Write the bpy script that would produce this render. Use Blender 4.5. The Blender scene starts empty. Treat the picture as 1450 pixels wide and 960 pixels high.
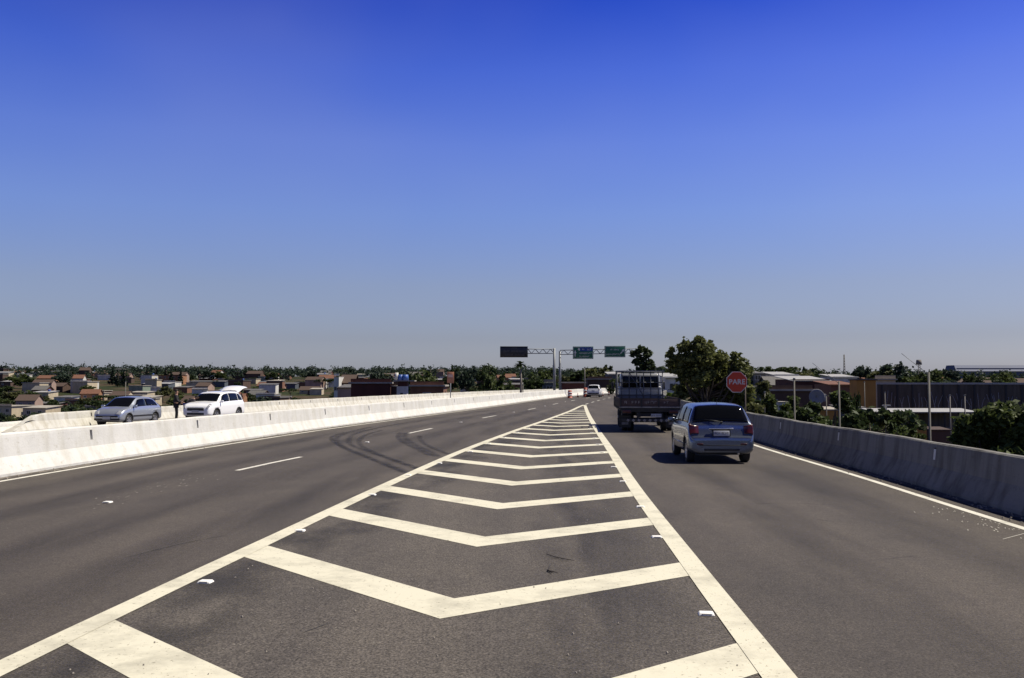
import bpy, bmesh, math, random
import numpy as np
from mathutils import Vector, Matrix, Euler
random.seed(7)
R = math.radians
S = bpy.context.scene
COL = S.collection

# ------------------------------------------------------------------ camera
F = 1333.0; H = 2.1; TILT = math.atan(60 / F)
cam = bpy.data.objects.new('camera', bpy.data.cameras.new('camera'))
COL.objects.link(cam); S.camera = cam
cam.data.sensor_width = 36; cam.data.lens = F / 1450 * 36
cam.location = (0, 0, H); cam.rotation_euler = (R(90) + TILT, 0, 0)
cam.data.clip_start = 0.1; cam.data.clip_end = 9000

# ------------------------------------------------------------------ light
SUN_EL, SUN_AZ = 57.0, 84.0          # azimuth clockwise from +Y
EXPO = 0.5
S.view_settings.view_transform = 'Standard'; S.view_settings.look = 'None'
S.view_settings.gamma = 1; S.view_settings.use_curve_mapping = False
S.view_settings.exposure = EXPO
W = bpy.data.worlds.new('World'); S.world = W; W.use_nodes = True
nt = W.node_tree; bg = nt.nodes['Background']
sky = nt.nodes.new('ShaderNodeTexSky'); sky.sky_type = 'NISHITA'; sky.sun_disc = False
sky.sun_elevation = R(SUN_EL); sky.sun_rotation = R(SUN_AZ)
geo = nt.nodes.new('ShaderNodeTexCoord'); sep = nt.nodes.new('ShaderNodeSeparateXYZ')
nt.links.new(geo.outputs['Generated'], sep.inputs[0])
# air colour by height: Nishita times a tint (deep blue above, hazy grey blue low down)
nish = [(0.0, (.34, .33, .26)), (.045, (.45, .49, .416)), (.10, (.372, .484, .541)), (.175, (.277, .397, .535)),
        (.245, (.223, .332, .492)), (.315, (.19, .289, .452)), (.378, (.17, .26, .423)), (.52, (.17, .26, .423))]
targ = [(147, 151, 162), (149, 156, 170), (141, 158, 192), (119, 148, 214), (100, 130, 216), (74, 106, 210), (44, 78, 194), (16, 28, 78)]
def lin(c):
    c = c / 255.0
    return c / 12.92 if c < .04045 else ((c + .055) / 1.055) ** 2.4
ramp = nt.nodes.new('ShaderNodeValToRGB'); cr = ramp.color_ramp
k = 2 ** EXPO
for i, ((z, n), t) in enumerate(zip(nish, targ)):
    col = [lin(t[j]) / (n[j] * k) for j in range(3)] + [1]
    e = cr.elements[0] if i == 0 else (cr.elements[1] if i == 1 else cr.elements.new(z))
    e.position = z; e.color = col
nt.links.new(sep.outputs[2], ramp.inputs[0])
mul = nt.nodes.new('ShaderNodeMix'); mul.data_type = 'RGBA'; mul.blend_type = 'MULTIPLY'; mul.inputs[0].default_value = 1
nt.links.new(sky.outputs[0], mul.inputs[6]); nt.links.new(ramp.outputs[0], mul.inputs[7])
# very thin high cloud veil
mp = nt.nodes.new('ShaderNodeMapping'); mp.inputs['Scale'].default_value = (1.0, 1.0, 1.6)
cn = nt.nodes.new('ShaderNodeTexNoise'); cn.inputs['Scale'].default_value = 2.0; cn.inputs['Detail'].default_value = 3
cn.inputs['Roughness'].default_value = .55
cr2 = nt.nodes.new('ShaderNodeValToRGB'); cr2.color_ramp.elements[0].position = .48; cr2.color_ramp.elements[1].position = .9
cr2.color_ramp.elements[1].color = (.13, .13, .13, 1)
nt.links.new(geo.outputs['Generated'], mp.inputs[0]); nt.links.new(mp.outputs[0], cn.inputs[0]); nt.links.new(cn.outputs[0], cr2.inputs[0])
veil = nt.nodes.new('ShaderNodeMix'); veil.data_type = 'RGBA'
veil.inputs[7].default_value = (3.2, 3.4, 4.2, 1)
nt.links.new(cr2.outputs[0], veil.inputs[0]); nt.links.new(mul.outputs[2], veil.inputs[6])
nt.links.new(veil.outputs[2], bg.inputs[0]); bg.inputs[1].default_value = 0.1
sun = bpy.data.objects.new('sun', bpy.data.lights.new('sun', 'SUN')); COL.objects.link(sun)
sun.data.energy = 4.5; sun.data.angle = R(.5); sun.data.color = (1, .93, .80)
el, az = R(SUN_EL), R(SUN_AZ)
sd = Vector((math.sin(az) * math.cos(el), math.cos(az) * math.cos(el), math.sin(el)))
sun.rotation_euler = sd.to_track_quat('Z', 'Y').to_euler(); sun.location = sd * 60

# ------------------------------------------------------------------ helpers
def ray(px, py):
    x = (px - 725) / F; u = (480 - py) / F
    return Vector((x, math.cos(TILT) - u * math.sin(TILT), math.sin(TILT) + u * math.cos(TILT)))
def gp(px, py, z=0.0):                      # point on the level z seen at that place of the photo
    d = ray(px, py); t = (z - H) / d.z
    return Vector((0, 0, H)) + d * t
def dp(px, py, Y):                          # point at distance Y
    d = ray(px, py); return Vector((0, 0, H)) + d * (Y / d.y)

MATS = {}
def mat(name, col, rough=.8, metal=0, var=.0, scale=3.0, bump=0, coat=0, col2=None, stretch=None, isl=0, spec=None, detail=6):
    if name in MATS: return MATS[name]
    m = bpy.data.materials.new(name); m.use_nodes = True; n = m.node_tree; b = n.nodes['Principled BSDF']
    b.inputs['Roughness'].default_value = rough; b.inputs['Metallic'].default_value = metal
    if coat: b.inputs['Coat Weight'].default_value = coat; b.inputs['Coat Roughness'].default_value = .04
    if spec is not None: b.inputs['Specular IOR Level'].default_value = spec
    b.inputs['Base Color'].default_value = (*col, 1)
    tc = n.nodes.new('ShaderNodeTexCoord'); mpn = n.nodes.new('ShaderNodeMapping')
    n.links.new(tc.outputs['Object'], mpn.inputs[0])
    if stretch: mpn.inputs['Scale'].default_value = stretch
    no = n.nodes.new('ShaderNodeTexNoise'); no.inputs['Scale'].default_value = scale; no.inputs['Detail'].default_value = detail
    n.links.new(mpn.outputs[0], no.inputs[0])
    if col2 is None: col2 = tuple(c * (1 - var) for c in col)
    r = n.nodes.new('ShaderNodeValToRGB'); r.color_ramp.elements[0].position = .35; r.color_ramp.elements[1].position = .68
    r.color_ramp.elements[0].color = (*col2, 1); r.color_ramp.elements[1].color = (*col, 1)
    n.links.new(no.outputs[0], r.inputs[0]); last = r.outputs[0]
    if isl:
        g = n.nodes.new('ShaderNodeNewGeometry'); mr = n.nodes.new('ShaderNodeMapRange')
        mr.inputs[3].default_value = 1 - isl; mr.inputs[4].default_value = 1 + isl
        n.links.new(g.outputs['Random Per Island'], mr.inputs[0])
        mm = n.nodes.new('ShaderNodeMix'); mm.data_type = 'RGBA'; mm.blend_type = 'MULTIPLY'; mm.inputs[0].default_value = 1
        n.links.new(last, mm.inputs[6]); n.links.new(mr.outputs[0], mm.inputs[7]); last = mm.outputs[2]
    n.links.new(last, b.inputs['Base Color'])
    if bump:
        bp = n.nodes.new('ShaderNodeBump'); bp.inputs['Strength'].default_value = bump; bp.inputs['Distance'].default_value = .02
        n.links.new(no.outputs[0], bp.inputs['Height']); n.links.new(bp.outputs[0], b.inputs['Normal'])
    MATS[name] = m; return m

class MB:
    """collects shapes and links them as one mesh object"""
    def __init__(s): s.bm = bmesh.new(); s.mats = []
    def mi(s, m):
        if m not in s.mats: s.mats.append(m)
        return s.mats.index(m)
    def face(s, pts, m=None, smooth=False):
        vs = [s.bm.verts.new(p) for p in pts]; f = s.bm.faces.new(vs); f.material_index = s.mi(m); f.smooth = smooth; return f
    def grid(s, rows, m=None, smooth=True, close=False):
        V = [[s.bm.verts.new(p) for p in r] for r in rows]
        i_m = s.mi(m)
        for a in range(len(V) - 1):
            n_ = len(V[a])
            for b in range(n_ if close else n_ - 1):
                q = (V[a][b], V[a][(b + 1) % n_], V[a + 1][(b + 1) % n_], V[a + 1][b])
                try:
                    f = s.bm.faces.new(q); f.material_index = i_m; f.smooth = smooth
                except ValueError: pass
        return V
    def box(s, c, d, m=None, rz=0, bev=0, rot=None, taper=1):
        b2 = bmesh.new(); bmesh.ops.create_cube(b2, size=1)
        M = Matrix.Translation(Vector(c)) @ (rot.to_matrix().to_4x4() if rot else Matrix.Rotation(rz, 4, 'Z'))
        for v in b2.verts:
            v.co = Vector((v.co.x * d[0], v.co.y * d[1], v.co.z * d[2]))
            if taper != 1 and v.co.z > 0: v.co.x *= taper; v.co.y *= taper
        if bev: bmesh.ops.bevel(b2, geom=b2.edges[:], offset=bev, segments=2, affect='EDGES', profile=.5)
        bmesh.ops.transform(b2, matrix=M, verts=b2.verts); s.merge(b2, m, bool(bev))
    def merge(s, b2, m=None, smooth=False):
        i_m = s.mi(m); mp_ = {v: s.bm.verts.new(v.co) for v in b2.verts}
        for f in b2.faces:
            try:
                g = s.bm.faces.new([mp_[v] for v in f.verts]); g.material_index = i_m; g.smooth = smooth
            except ValueError: pass
        b2.free()
    def tube(s, pts, rads, m=None, n=8, cap=True):
        rings = []
        pts = [Vector(p) for p in pts]
        if not hasattr(rads, '__len__'): rads = [rads] * len(pts)
        for i, p in enumerate(pts):
            t = (pts[min(i + 1, len(pts) - 1)] - pts[max(i - 1, 0)]).normalized()
            a = t.cross(Vector((0, 0, 1)) if abs(t.z) < .9 else Vector((1, 0, 0))).normalized(); b = t.cross(a)
            rings.append([p + (a * math.cos(2 * math.pi * k_ / n) + b * math.sin(2 * math.pi * k_ / n)) * rads[i] for k_ in range(n)])
        V = s.grid(rings, m, True, True)
        if cap:
            for r_ in (V[0], V[-1]):
                try:
                    f = s.bm.faces.new(r_); f.material_index = s.mi(m)
                except ValueError: pass
    def prism(s, poly, h, m=None, axis='z', at=0):        # polygon extruded along an axis
        def P(a, b, c):
            return {'z': (a, b, c), 'y': (a, c, b), 'x': (c, a, b)}[axis]
        A = [s.bm.verts.new(P(a, b, at)) for a, b in poly]; B = [s.bm.verts.new(P(a, b, at + h)) for a, b in poly]
        i_m = s.mi(m)
        for f in (A, B[::-1]):
            s.bm.faces.new(f).material_index = i_m
        for i in range(len(A)):
            j = (i + 1) % len(A); s.bm.faces.new((A[i], A[j], B[j], B[i])).material_index = i_m
    def build(s, name, m=None, parent=None, loc=None):
        bmesh.ops.recalc_face_normals(s.bm, faces=s.bm.faces) if len(s.bm.faces) < 60000 else None
        me = bpy.data.meshes.new(name); s.bm.to_mesh(me); s.bm.free()
        for x in s.mats: me.materials.append(x if x else m)
        o = bpy.data.objects.new(name, me); COL.objects.link(o)
        if parent: o.parent = parent
        if loc is not None: o.location = loc
        return o
def tag(o, label=None, cat=None, group=None, kind=None):
    if label: o['label'] = label
    if cat: o['category'] = cat
    if group: o['group'] = group
    if kind: o['kind'] = kind
    return o
def empty(name, loc, rz=0):
    o = bpy.data.objects.new(name, None); COL.objects.link(o); o.location = loc; o.rotation_euler = (0, 0, rz)
    o.empty_display_size = .3; return o
def copy_tree(o, parent=None):
    c = o.copy(); COL.objects.link(c)
    if parent: c.parent = parent
    for ch in list(o.children): copy_tree(ch, c)
    return c
def sst(a, b, x):
    t = max(0, min(1, (x - a) / (b - a))); return t * t * (3 - 2 * t)

# curves of the road (metres, X as a function of Y)
def curve(pts, d1=None):
    ys = [p[0] for p in pts]; xs = [p[1] for p in pts]
    n = len(ys); m = []
    for i in range(n):
        if i == 0: m.append((xs[1] - xs[0]) / (ys[1] - ys[0]))
        elif i == n - 1: m.append((xs[-1] - xs[-2]) / (ys[-1] - ys[-2]))
        else: m.append((xs[i + 1] - xs[i - 1]) / (ys[i + 1] - ys[i - 1]))
    def f(y):
        if y <= ys[0]: return xs[0] + m[0] * (y - ys[0])
        if y >= ys[-1]: return xs[-1] + m[-1] * (y - ys[-1])
        i = max(j for j in range(n - 1) if ys[j] <= y)
        h = ys[i + 1] - ys[i]; t = (y - ys[i]) / h
        return ((2 * t ** 3 - 3 * t * t + 1) * xs[i] + (t ** 3 - 2 * t * t + t) * h * m[i]
                + (-2 * t ** 3 + 3 * t * t) * xs[i + 1] + (t ** 3 - t * t) * h * m[i + 1])
    return f
LBAR = curve([(0, -12.35), (20.4, -11.12), (26.7, -10.5), (40.6, -8.65), (57, -5.75), (80, -1.6), (105, 2.6), (135, 8.6), (160, 15.0), (190, 26), (215, 39), (250, 62)])
LGORE = curve([(0, -4.25), (6.9, -3.76), (13, -3.17), (19.2, -2.55), (28, -1.57), (40, .1), (50.3, 1.7), (66, 4.0), (83.6, 6.33), (110, 10.6), (140, 16.5), (170, 25), (200, 38), (240, 64)])
RGORE = curve([(0, 1.62), (7.5, 1.92), (11.1, 2.07), (18, 2.38), (28, 2.96), (40, 3.63), (60, 4.85), (83.6, 6.45)])
REDGE = curve([(0, 6.9), (13.4, 7.3), (21.2, 7.66), (30.4, 7.95), (45, 8.9), (60, 10.0), (80, 12.2), (110, 16.6), (140, 22.6), (170, 31), (200, 43), (240, 67)])
RBAR = lambda y: REDGE(y) + .58
LEDGE = lambda y: LBAR(y) + .42
FBAR = curve([(30, -23.0), (41.8, -21.4), (47, -20.9), (55.2, -20.1), (75, -16.9), (100, -12.2), (130, -6), (160, 1.5), (190, 12), (215, 25), (250, 48)])
def oz(x, y):    # level of the opposite carriageway
    return .04 - .14 * max(0, min(1, (LBAR(y) - x) / 9.0))

def strip(name, fa, fb, y0, y1, z, m, dy=2.0, label=None, kind='structure', mb=None, za=None):
    b = mb or MB(); n = max(2, int((y1 - y0) / dy) + 1); rows = []
    for i in range(n + 1):
        y = y0 + (y1 - y0) * i / n
        rows.append([(fa(y), y, z), (fb(y), y, z)])
    b.grid(rows, m, False)
    if mb: return None
    return tag(b.build(name), kind=kind)

# ------------------------------------------------------------------ materials for the setting
def asphalt(name, c1, c2, speck=.5, gore=False):
    m = bpy.data.materials.new(name); m.use_nodes = True; n = m.node_tree; b = n.nodes['Principled BSDF']
    b.inputs['Roughness'].default_value = .82; b.inputs['Specular IOR Level'].default_value = .35
    tc = n.nodes.new('ShaderNodeTexCoord')
    def noise(sc, scale, det, rough=.55):
        mp_ = n.nodes.new('ShaderNodeMapping'); mp_.inputs['Scale'].default_value = sc; mp_.inputs['Rotation'].default_value = (0, 0, R(7))
        no = n.nodes.new('ShaderNodeTexNoise'); no.inputs['Scale'].default_value = scale; no.inputs['Detail'].default_value = det
        no.inputs['Roughness'].default_value = rough
        n.links.new(tc.outputs['Object'], mp_.inputs[0]); n.links.new(mp_.outputs[0], no.inputs[0]); return no.outputs[0]
    def rmp(src, p0, p1, a, b_):
        r = n.nodes.new('ShaderNodeValToRGB'); r.color_ramp.elements[0].position = p0; r.color_ramp.elements[1].position = p1
        r.color_ramp.elements[0].color = (*a, 1); r.color_ramp.elements[1].color = (*b_, 1); n.links.new(src, r.inputs[0]); return r.outputs[0]
    def mulc(a, b_, f=1):
        x = n.nodes.new('ShaderNodeMix'); x.data_type = 'RGBA'; x.blend_type = 'MULTIPLY'; x.inputs[0].default_value = f
        n.links.new(a, x.inputs[6]); n.links.new(b_, x.inputs[7]); return x.outputs[2]
    base = rmp(noise((1, .35, 1), .45, 7, .6), .3, .7, c2, c1)
    streak = rmp(noise((1.1, .035, 1), .8, 3), .34, .62, (.82, .815, .83), (1.06, 1.05, 1.03))
    blot = rmp(noise((1, .5, 1), 1.7, 5, .65), .3, .6, (.86, .86, .87), (1.05, 1.05, 1.04))
    g_ = (1, 1, 1)
    fine = noise(g_, 46, 4, .75)
    sp = rmp(fine, .39, .63, (1 - speck,) * 3, (1 + speck,) * 3)
    mid = rmp(noise(g_, 11, 8, .8), .40, .60, (.80, .79, .78), (1.16, 1.16, 1.17))
    peb = rmp(noise(g_, 24, 2, .5), .64, .74, (1, 1, 1), (1.5, 1.48, 1.42))
    out = mulc(mulc(mulc(mulc(mulc(base, streak, .9), blot), sp), mid), peb)
    n.links.new(out, b.inputs['Base Color'])
    bp = n.nodes.new('ShaderNodeBump'); bp.inputs['Strength'].default_value = .55; bp.inputs['Distance'].default_value = .012
    n.links.new(fine, bp.inputs['Height']); n.links.new(bp.outputs[0], b.inputs['Normal'])
    return m
ASPH = asphalt('asphalt_brownish', (.092, .079, .067), (.062, .054, .047))
ASPG = asphalt('asphalt_grey', (.108, .095, .081), (.077, .068, .059), .62)
def overlay(name, col, rough, amount, scale=(1, 1, 1), ns=3.0, p=(.35, .6), detail=6):
    """worn layer: colour with holes where it has gone"""
    m = bpy.data.materials.new(name); m.use_nodes = True; n = m.node_tree; b = n.nodes['Principled BSDF']
    b.inputs['Base Color'].default_value = (*col, 1); b.inputs['Roughness'].default_value = rough
    tc = n.nodes.new('ShaderNodeTexCoord'); mp_ = n.nodes.new('ShaderNodeMapping'); mp_.inputs['Scale'].default_value = scale
    no = n.nodes.new('ShaderNodeTexNoise'); no.inputs['Scale'].default_value = ns; no.inputs['Detail'].default_value = detail
    n.links.new(tc.outputs['Object'], mp_.inputs[0]); n.links.new(mp_.outputs[0], no.inputs[0])
    mr = n.nodes.new('ShaderNodeMapRange'); mr.inputs[1].default_value = p[0]; mr.inputs[2].default_value = p[1]
    mr.inputs[3].default_value = 0; mr.inputs[4].default_value = amount
    n.links.new(no.outputs[0], mr.inputs[0])
    at = n.nodes.new('ShaderNodeAttribute'); at.attribute_name = 'fade'; mu = n.nodes.new('ShaderNodeMath'); mu.operation = 'MULTIPLY'
    n.links.new(mr.outputs[0], mu.inputs[0]); n.links.new(at.outputs['Fac'], mu.inputs[1]); n.links.new(mu.outputs[0], b.inputs['Alpha'])
    return m
def paint_mat(name, c, dirt=.25):
    m = bpy.data.materials.new(name); m.use_nodes = True; n = m.node_tree; b = n.nodes['Principled BSDF']
    b.inputs['Roughness'].default_value = .7; b.inputs['Specular IOR Level'].default_value = .3
    tc = n.nodes.new('ShaderNodeTexCoord')
    def ns(s, d, r=.6):
        no = n.nodes.new('ShaderNodeTexNoise'); no.inputs['Scale'].default_value = s; no.inputs['Detail'].default_value = d
        no.inputs['Roughness'].default_value = r
        n.links.new(tc.outputs['Object'], no.inputs[0]); return no.outputs[0]
    r = n.nodes.new('ShaderNodeValToRGB'); e = r.color_ramp.elements
    e[0].position = .3; e[0].color = (*[x * (1 - dirt) for x in c], 1); e[1].position = .52; e[1].color = (*c, 1)
    n.links.new(ns(1.3, 9, .72), r.inputs[0])
    r2 = n.nodes.new('ShaderNodeValToRGB'); e = r2.color_ramp.elements
    e[0].position = .31; e[0].color = (.36, .34, .30, 1); e[1].position = .36; e[1].color = (1, 1, 1, 1)
    n.links.new(ns(30, 3, .6), r2.inputs[0])
    x = n.nodes.new('ShaderNodeMix'); x.data_type = 'RGBA'; x.blend_type = 'MULTIPLY'; x.inputs[0].default_value = 1
    n.links.new(r.outputs[0], x.inputs[6]); n.links.new(r2.outputs[0], x.inputs[7])
    n.links.new(x.outputs[2], b.inputs['Base Color']); return m
PAINT = paint_mat('cream_road_paint', (.61, .58, .46), .34)
PAINTW = paint_mat('white_road_paint', (.62, .60, .53), .35)
def concrete(name, c, stain):
    m = bpy.data.materials.new(name); m.use_nodes = True; n = m.node_tree; b = n.nodes['Principled BSDF']
    b.inputs['Roughness'].default_value = .9; b.inputs['Specular IOR Level'].default_value = .25
    tc = n.nodes.new('ShaderNodeTexCoord')
    def ns(sc, s, d, r=.6):
        mp_ = n.nodes.new('ShaderNodeMapping'); mp_.inputs['Scale'].default_value = sc
        no = n.nodes.new('ShaderNodeTexNoise'); no.inputs['Scale'].default_value = s; no.inputs['Detail'].default_value = d
        no.inputs['Roughness'].default_value = r
        n.links.new(tc.outputs['Object'], mp_.inputs[0]); n.links.new(mp_.outputs[0], no.inputs[0]); return no.outputs[0]
    def rr(src, p0, p1, lo, hi=(1, 1, 1)):
        r = n.nodes.new('ShaderNodeValToRGB'); e = r.color_ramp.elements; e[0].position = p0; e[1].position = p1
        e[0].color = (*lo, 1); e[1].color = (*hi, 1); n.links.new(src, r.inputs[0]); return r.outputs[0]
    out = rr(ns((1, 1, 1), .9, 8, .65), .3, .7, tuple(x * .82 for x in c), c)
    for s_ in (rr(ns((1.6, 1.6, .22), 1.6, 5), .36, .55, stain), rr(ns((1, 1, 2), 5, 6, .7), .3, .42, (.8, .78, .72)),
               rr(ns((1, 1, 1), 24, 4), .28, .36, (.72, .70, .66))):
        x = n.nodes.new('ShaderNodeMix'); x.data_type = 'RGBA'; x.blend_type = 'MULTIPLY'; x.inputs[0].default_value = 1
        n.links.new(out, x.inputs[6]); n.links.new(s_, x.inputs[7]); out = x.outputs[2]
    n.links.new(out, b.inputs['Base Color'])
    bp = n.nodes.new('ShaderNodeBump'); bp.inputs['Strength'].default_value = .35; bp.inputs['Distance'].default_value = .03
    n.links.new(ns((1, 1, 1), 9, 7, .7), bp.inputs['Height']); n.links.new(bp.outputs[0], b.inputs['Normal'])
    return m
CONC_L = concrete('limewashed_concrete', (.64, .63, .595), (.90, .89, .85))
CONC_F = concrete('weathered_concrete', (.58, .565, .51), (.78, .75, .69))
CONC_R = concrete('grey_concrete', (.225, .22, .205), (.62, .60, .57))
GRIT = mat('roadside_grit', (.19, .165, .135), .95, 0, .7, 4, .4)

# ------------------------------------------------------------------ ground
def gz(x, y):
    d = math.hypot(x, y)
    lf = sst(15, 90, -x + (y - 60) * .12)
    z = (1 - lf) * (-6.2 + 6.8 * sst(190, 720, d) + 4.5 * sst(700, 1400, d)) + lf * (-11.5 + 18.5 * sst(280, 950, d) + 3 * sst(900, 1500, d)) + .5 * math.sin(x * .013 + 1) * sst(120, 300, d)
    if y > 40:
        c0, c1 = FBAR(min(y, 250)) - 2, RBAR(min(y, 250)) + 3
        if y > 250: c0, c1 = 30, 90
        dx = max(0, c0 - x, x - c1)
        r_ = sst(58, 125, y) * (1 - sst(2, 26, dx)) * (1 - sst(420, 560, y))
        z = z * (1 - r_) + (-.45) * r_
    return z
xs = [-2500, -1600, -1100] + [-800 + i * 40 for i in range(15)] + [-200 + i * 8 for i in range(51)] + [240 + i * 40 for i in range(15)] + [1100, 1600, 2500]
ys = [-300, -100, -40] + [-20 + i * 6 for i in range(50)] + [300 + i * 40 for i in range(20)] + [1200, 1500, 2000, 3000]
def ground_mat():
    m = bpy.data.materials.new('ground_scrub'); m.use_nodes = True; n = m.node_tree; b = n.nodes['Principled BSDF']
    b.inputs['Roughness'].default_value = 1; b.inputs['Specular IOR Level'].default_value = .1
    tc = n.nodes.new('ShaderNodeTexCoord'); prev = None
    for s_, p0, p1, ca, cb in ((.03, .4, .6, (.032, .042, .018), (.080, .060, .038)), (.4, .3, .7, (.5, .5, .5), (1.2, 1.2, 1.15)), (5, .3, .7, (.6, .65, .6), (1.25, 1.2, 1.2))):
        no = n.nodes.new('ShaderNodeTexNoise'); no.inputs['Scale'].default_value = s_; no.inputs['Detail'].default_value = 6
        n.links.new(tc.outputs['Object'], no.inputs[0])
        r = n.nodes.new('ShaderNodeValToRGB'); e = r.color_ramp.elements; e[0].position = p0; e[1].position = p1; e[0].color = (*ca, 1); e[1].color = (*cb, 1)
        n.links.new(no.outputs[0], r.inputs[0])
        if prev is None: prev = r.outputs[0]
        else:
            x = n.nodes.new('ShaderNodeMix'); x.data_type = 'RGBA'; x.blend_type = 'MULTIPLY'; x.inputs[0].default_value = 1
            n.links.new(prev, x.inputs[6]); n.links.new(r.outputs[0], x.inputs[7]); prev = x.outputs[2]
    n.links.new(prev, b.inputs['Base Color']); return m
b = MB(); b.grid([[(x, y, gz(x, y)) for x in xs] for y in ys], ground_mat(), True); tag(b.build('ground'), kind='structure')

# ------------------------------------------------------------------ road surfaces
strip('road', lambda y: LBAR(y) + .02, lambda y: RBAR(y) + .02, -12, 250, 0, ASPH)
strip('gore_surface', lambda y: LGORE(y), lambda y: RGORE(y), -12, 83.6, .004, ASPG)
b = MB(); rows = []
for i in range(110):
    y = -12 + 262 * i / 109
    xa, xb = FBAR(y), LBAR(y) - .42
    rows.append([(xa + (xb - xa) * t, y, oz(xa + (xb - xa) * t, y)) for t in (0, .25, .5, .75, 1)])
b.grid(rows, mat('pale_asphalt', (.17, .155, .14), .9, 0, .3, 1.5)); tag(b.build('opposite_road'), kind='structure')
# edge of the viaduct slab
b = MB()
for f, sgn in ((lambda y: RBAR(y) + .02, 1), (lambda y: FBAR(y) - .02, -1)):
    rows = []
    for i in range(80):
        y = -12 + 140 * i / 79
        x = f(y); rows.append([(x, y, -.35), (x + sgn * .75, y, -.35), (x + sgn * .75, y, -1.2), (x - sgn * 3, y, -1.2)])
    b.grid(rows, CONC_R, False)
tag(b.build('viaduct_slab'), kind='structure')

# ------------------------------------------------------------------ painted markings
def polyline_strip(mb, pts, w, z, m, soft=False):
    rows = []; q_ = (-.5, -.3, -.12, .12, .3, .5) if soft else (-.5, .5)
    for i, p in enumerate(pts):
        a = Vector(pts[max(i - 1, 0)]); c = Vector(pts[min(i + 1, len(pts) - 1)]); t = (c - a).normalized(); n_ = Vector((t.y, -t.x))
        ww = w[i] if hasattr(w, '__len__') else w
        rows.append([(p[0] + n_.x * ww * q, p[1] + n_.y * ww * q, z) for q in q_])
    lay = mb.bm.verts.layers.float.get('fade') or (mb.bm.verts.layers.float.new('fade') if soft else None)
    V = mb.grid(rows, m, False)
    if soft:
        for i, r_ in enumerate(V):
            e = min(1, i / 2, (len(V) - 1 - i) / 2)
            for v, f in zip(r_, (0, .6, 1, 1, .6, 0)): v[lay] = f * e
def line_on(f, y0, y1, off=0, n=None):
    n = n or max(2, int((y1 - y0) / 1.5)); return [(f(y0 + (y1 - y0) * i / n) + off, y0 + (y1 - y0) * i / n) for i in range(n + 1)]
b = MB()
polyline_strip(b, line_on(LGORE, -10, 83.6, .02), .25, .012, PAINT)
polyline_strip(b, line_on(RGORE, -10, 82.5, 0), .25, .0125, PAINT)
k_ = -2
yi = 9.19 - 3.62 * 3
VM = curve([(1.9, -.95), (5.5, -.75), (9.19, -.558), (12.9, -.358), (16.4, -.15), (19.9, .09), (23.6, .33), (26.7, .59), (30.2, .906), (36.8, 1.48), (43.7, 2.12), (50, 2.75), (60, 3.75), (72, 4.9)])
AX = .78
while yi < 72:
    xm = VM(yi)
    if yi > 1: 
        th = math.atan((LGORE(yi + 6) + RGORE(yi + 6) - LGORE(yi) - RGORE(yi)) / 12) + R(-1.2 if yi < 7 else 1.8)
        sc = min(1, (RGORE(yi) - LGORE(yi)) / 2.0)
        for sgn, f in ((-1, LGORE), (1, RGORE)):
            ang = th + sgn * R(48.3 if sgn > 0 else 47)
            d = Vector((math.sin(ang), math.cos(ang)))
            def hit(p):
                t = 0
                while t < 9 and (p[0] + d.x * t - f(p[1] + d.y * t)) * sgn < 0: t += .01
                return (p[0] + d.x * t, p[1] + d.y * t)
            ax = Vector((math.sin(th), math.cos(th)))
            A = (xm, yi); B_ = (xm - ax.x * AX, yi - ax.y * AX)
            A2, B2 = hit(A), hit(B_)
            b.face([(A[0], A[1], .008), (A2[0], A2[1], .008), (B2[0], B2[1], .008), (B_[0], B_[1], .008)], PAINT)
    yi += 3.62 if yi < 12 else 3.5
tag(b.build('gore_markings'), kind='structure')
b = MB()
polyline_strip(b, line_on(LEDGE, -10, 235), .13, .005, PAINTW)
polyline_strip(b, line_on(REDGE, -10, 235), .14, .005, PAINTW)
LANE = curve([(0, -8.3), (22.4, -6.47), (26.4, -5.85), (38.4, -4.15), (43, -3.45), (53.8, -1.75), (70, 1.2), (90, 4.4), (120, 9.7), (160, 18.6), (200, 32)])
for y in [6.4 + 15.9 * i for i in range(12)]:
    polyline_strip(b, line_on(LANE, y, y + 4.0), .13, .005, PAINTW)
for y in range(86, 200, 8):
    polyline_strip(b, line_on(LGORE, y, y + 3.5), .13, .005, PAINTW)
tag(b.build('lane_markings'), kind='structure')

# tyre marks on the asphalt
SK = overlay('rubber_tyre_marks', (.018, .017, .019), .75, .50, (1, 1, 1), 2.2, (.25, .6))
b = MB()
def regpts(l): return [gp(440 + x / 5.577, 560 + y / 5.577) for x, y in l]
def smooth_pl(p, n=6):
    o = []
    for i in range(len(p) - 1):
        p0, p1, p2, p3 = p[max(i - 1, 0)], p[i], p[i + 1], p[min(i + 2, len(p) - 1)]
        for j in range(n):
            t = j / n
            q = .5 * ((2 * p1) + (p2 - p0) * t + (2 * p0 - 5 * p1 + 4 * p2 - p3) * t * t + (-p0 + 3 * p1 - 3 * p2 + p3) * t ** 3)
            o.append((q.x, q.y))
    return o + [(p[-1].x, p[-1].y)]
marks = [[(830, 575), (620, 500), (450, 440), (330, 395), (300, 350), (360, 300), (560, 250), (760, 215)],
         [(745, 600), (560, 530), (400, 470), (270, 415), (200, 360), (235, 315), (340, 280), (500, 245)],
         [(690, 590), (520, 520), (370, 455), (240, 400), (165, 350), (180, 320), (270, 290)],
         [(800, 560), (650, 505), (490, 445), (400, 400), (385, 355), (440, 310), (580, 270)],
         [(960, 462), (860, 410), (780, 365), (740, 325), (760, 290)],
         [(905, 455), (800, 405), (720, 360), (690, 325), (710, 290)],
         [(1040, 445), (930, 400), (870, 355), (860, 315)]]
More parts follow.
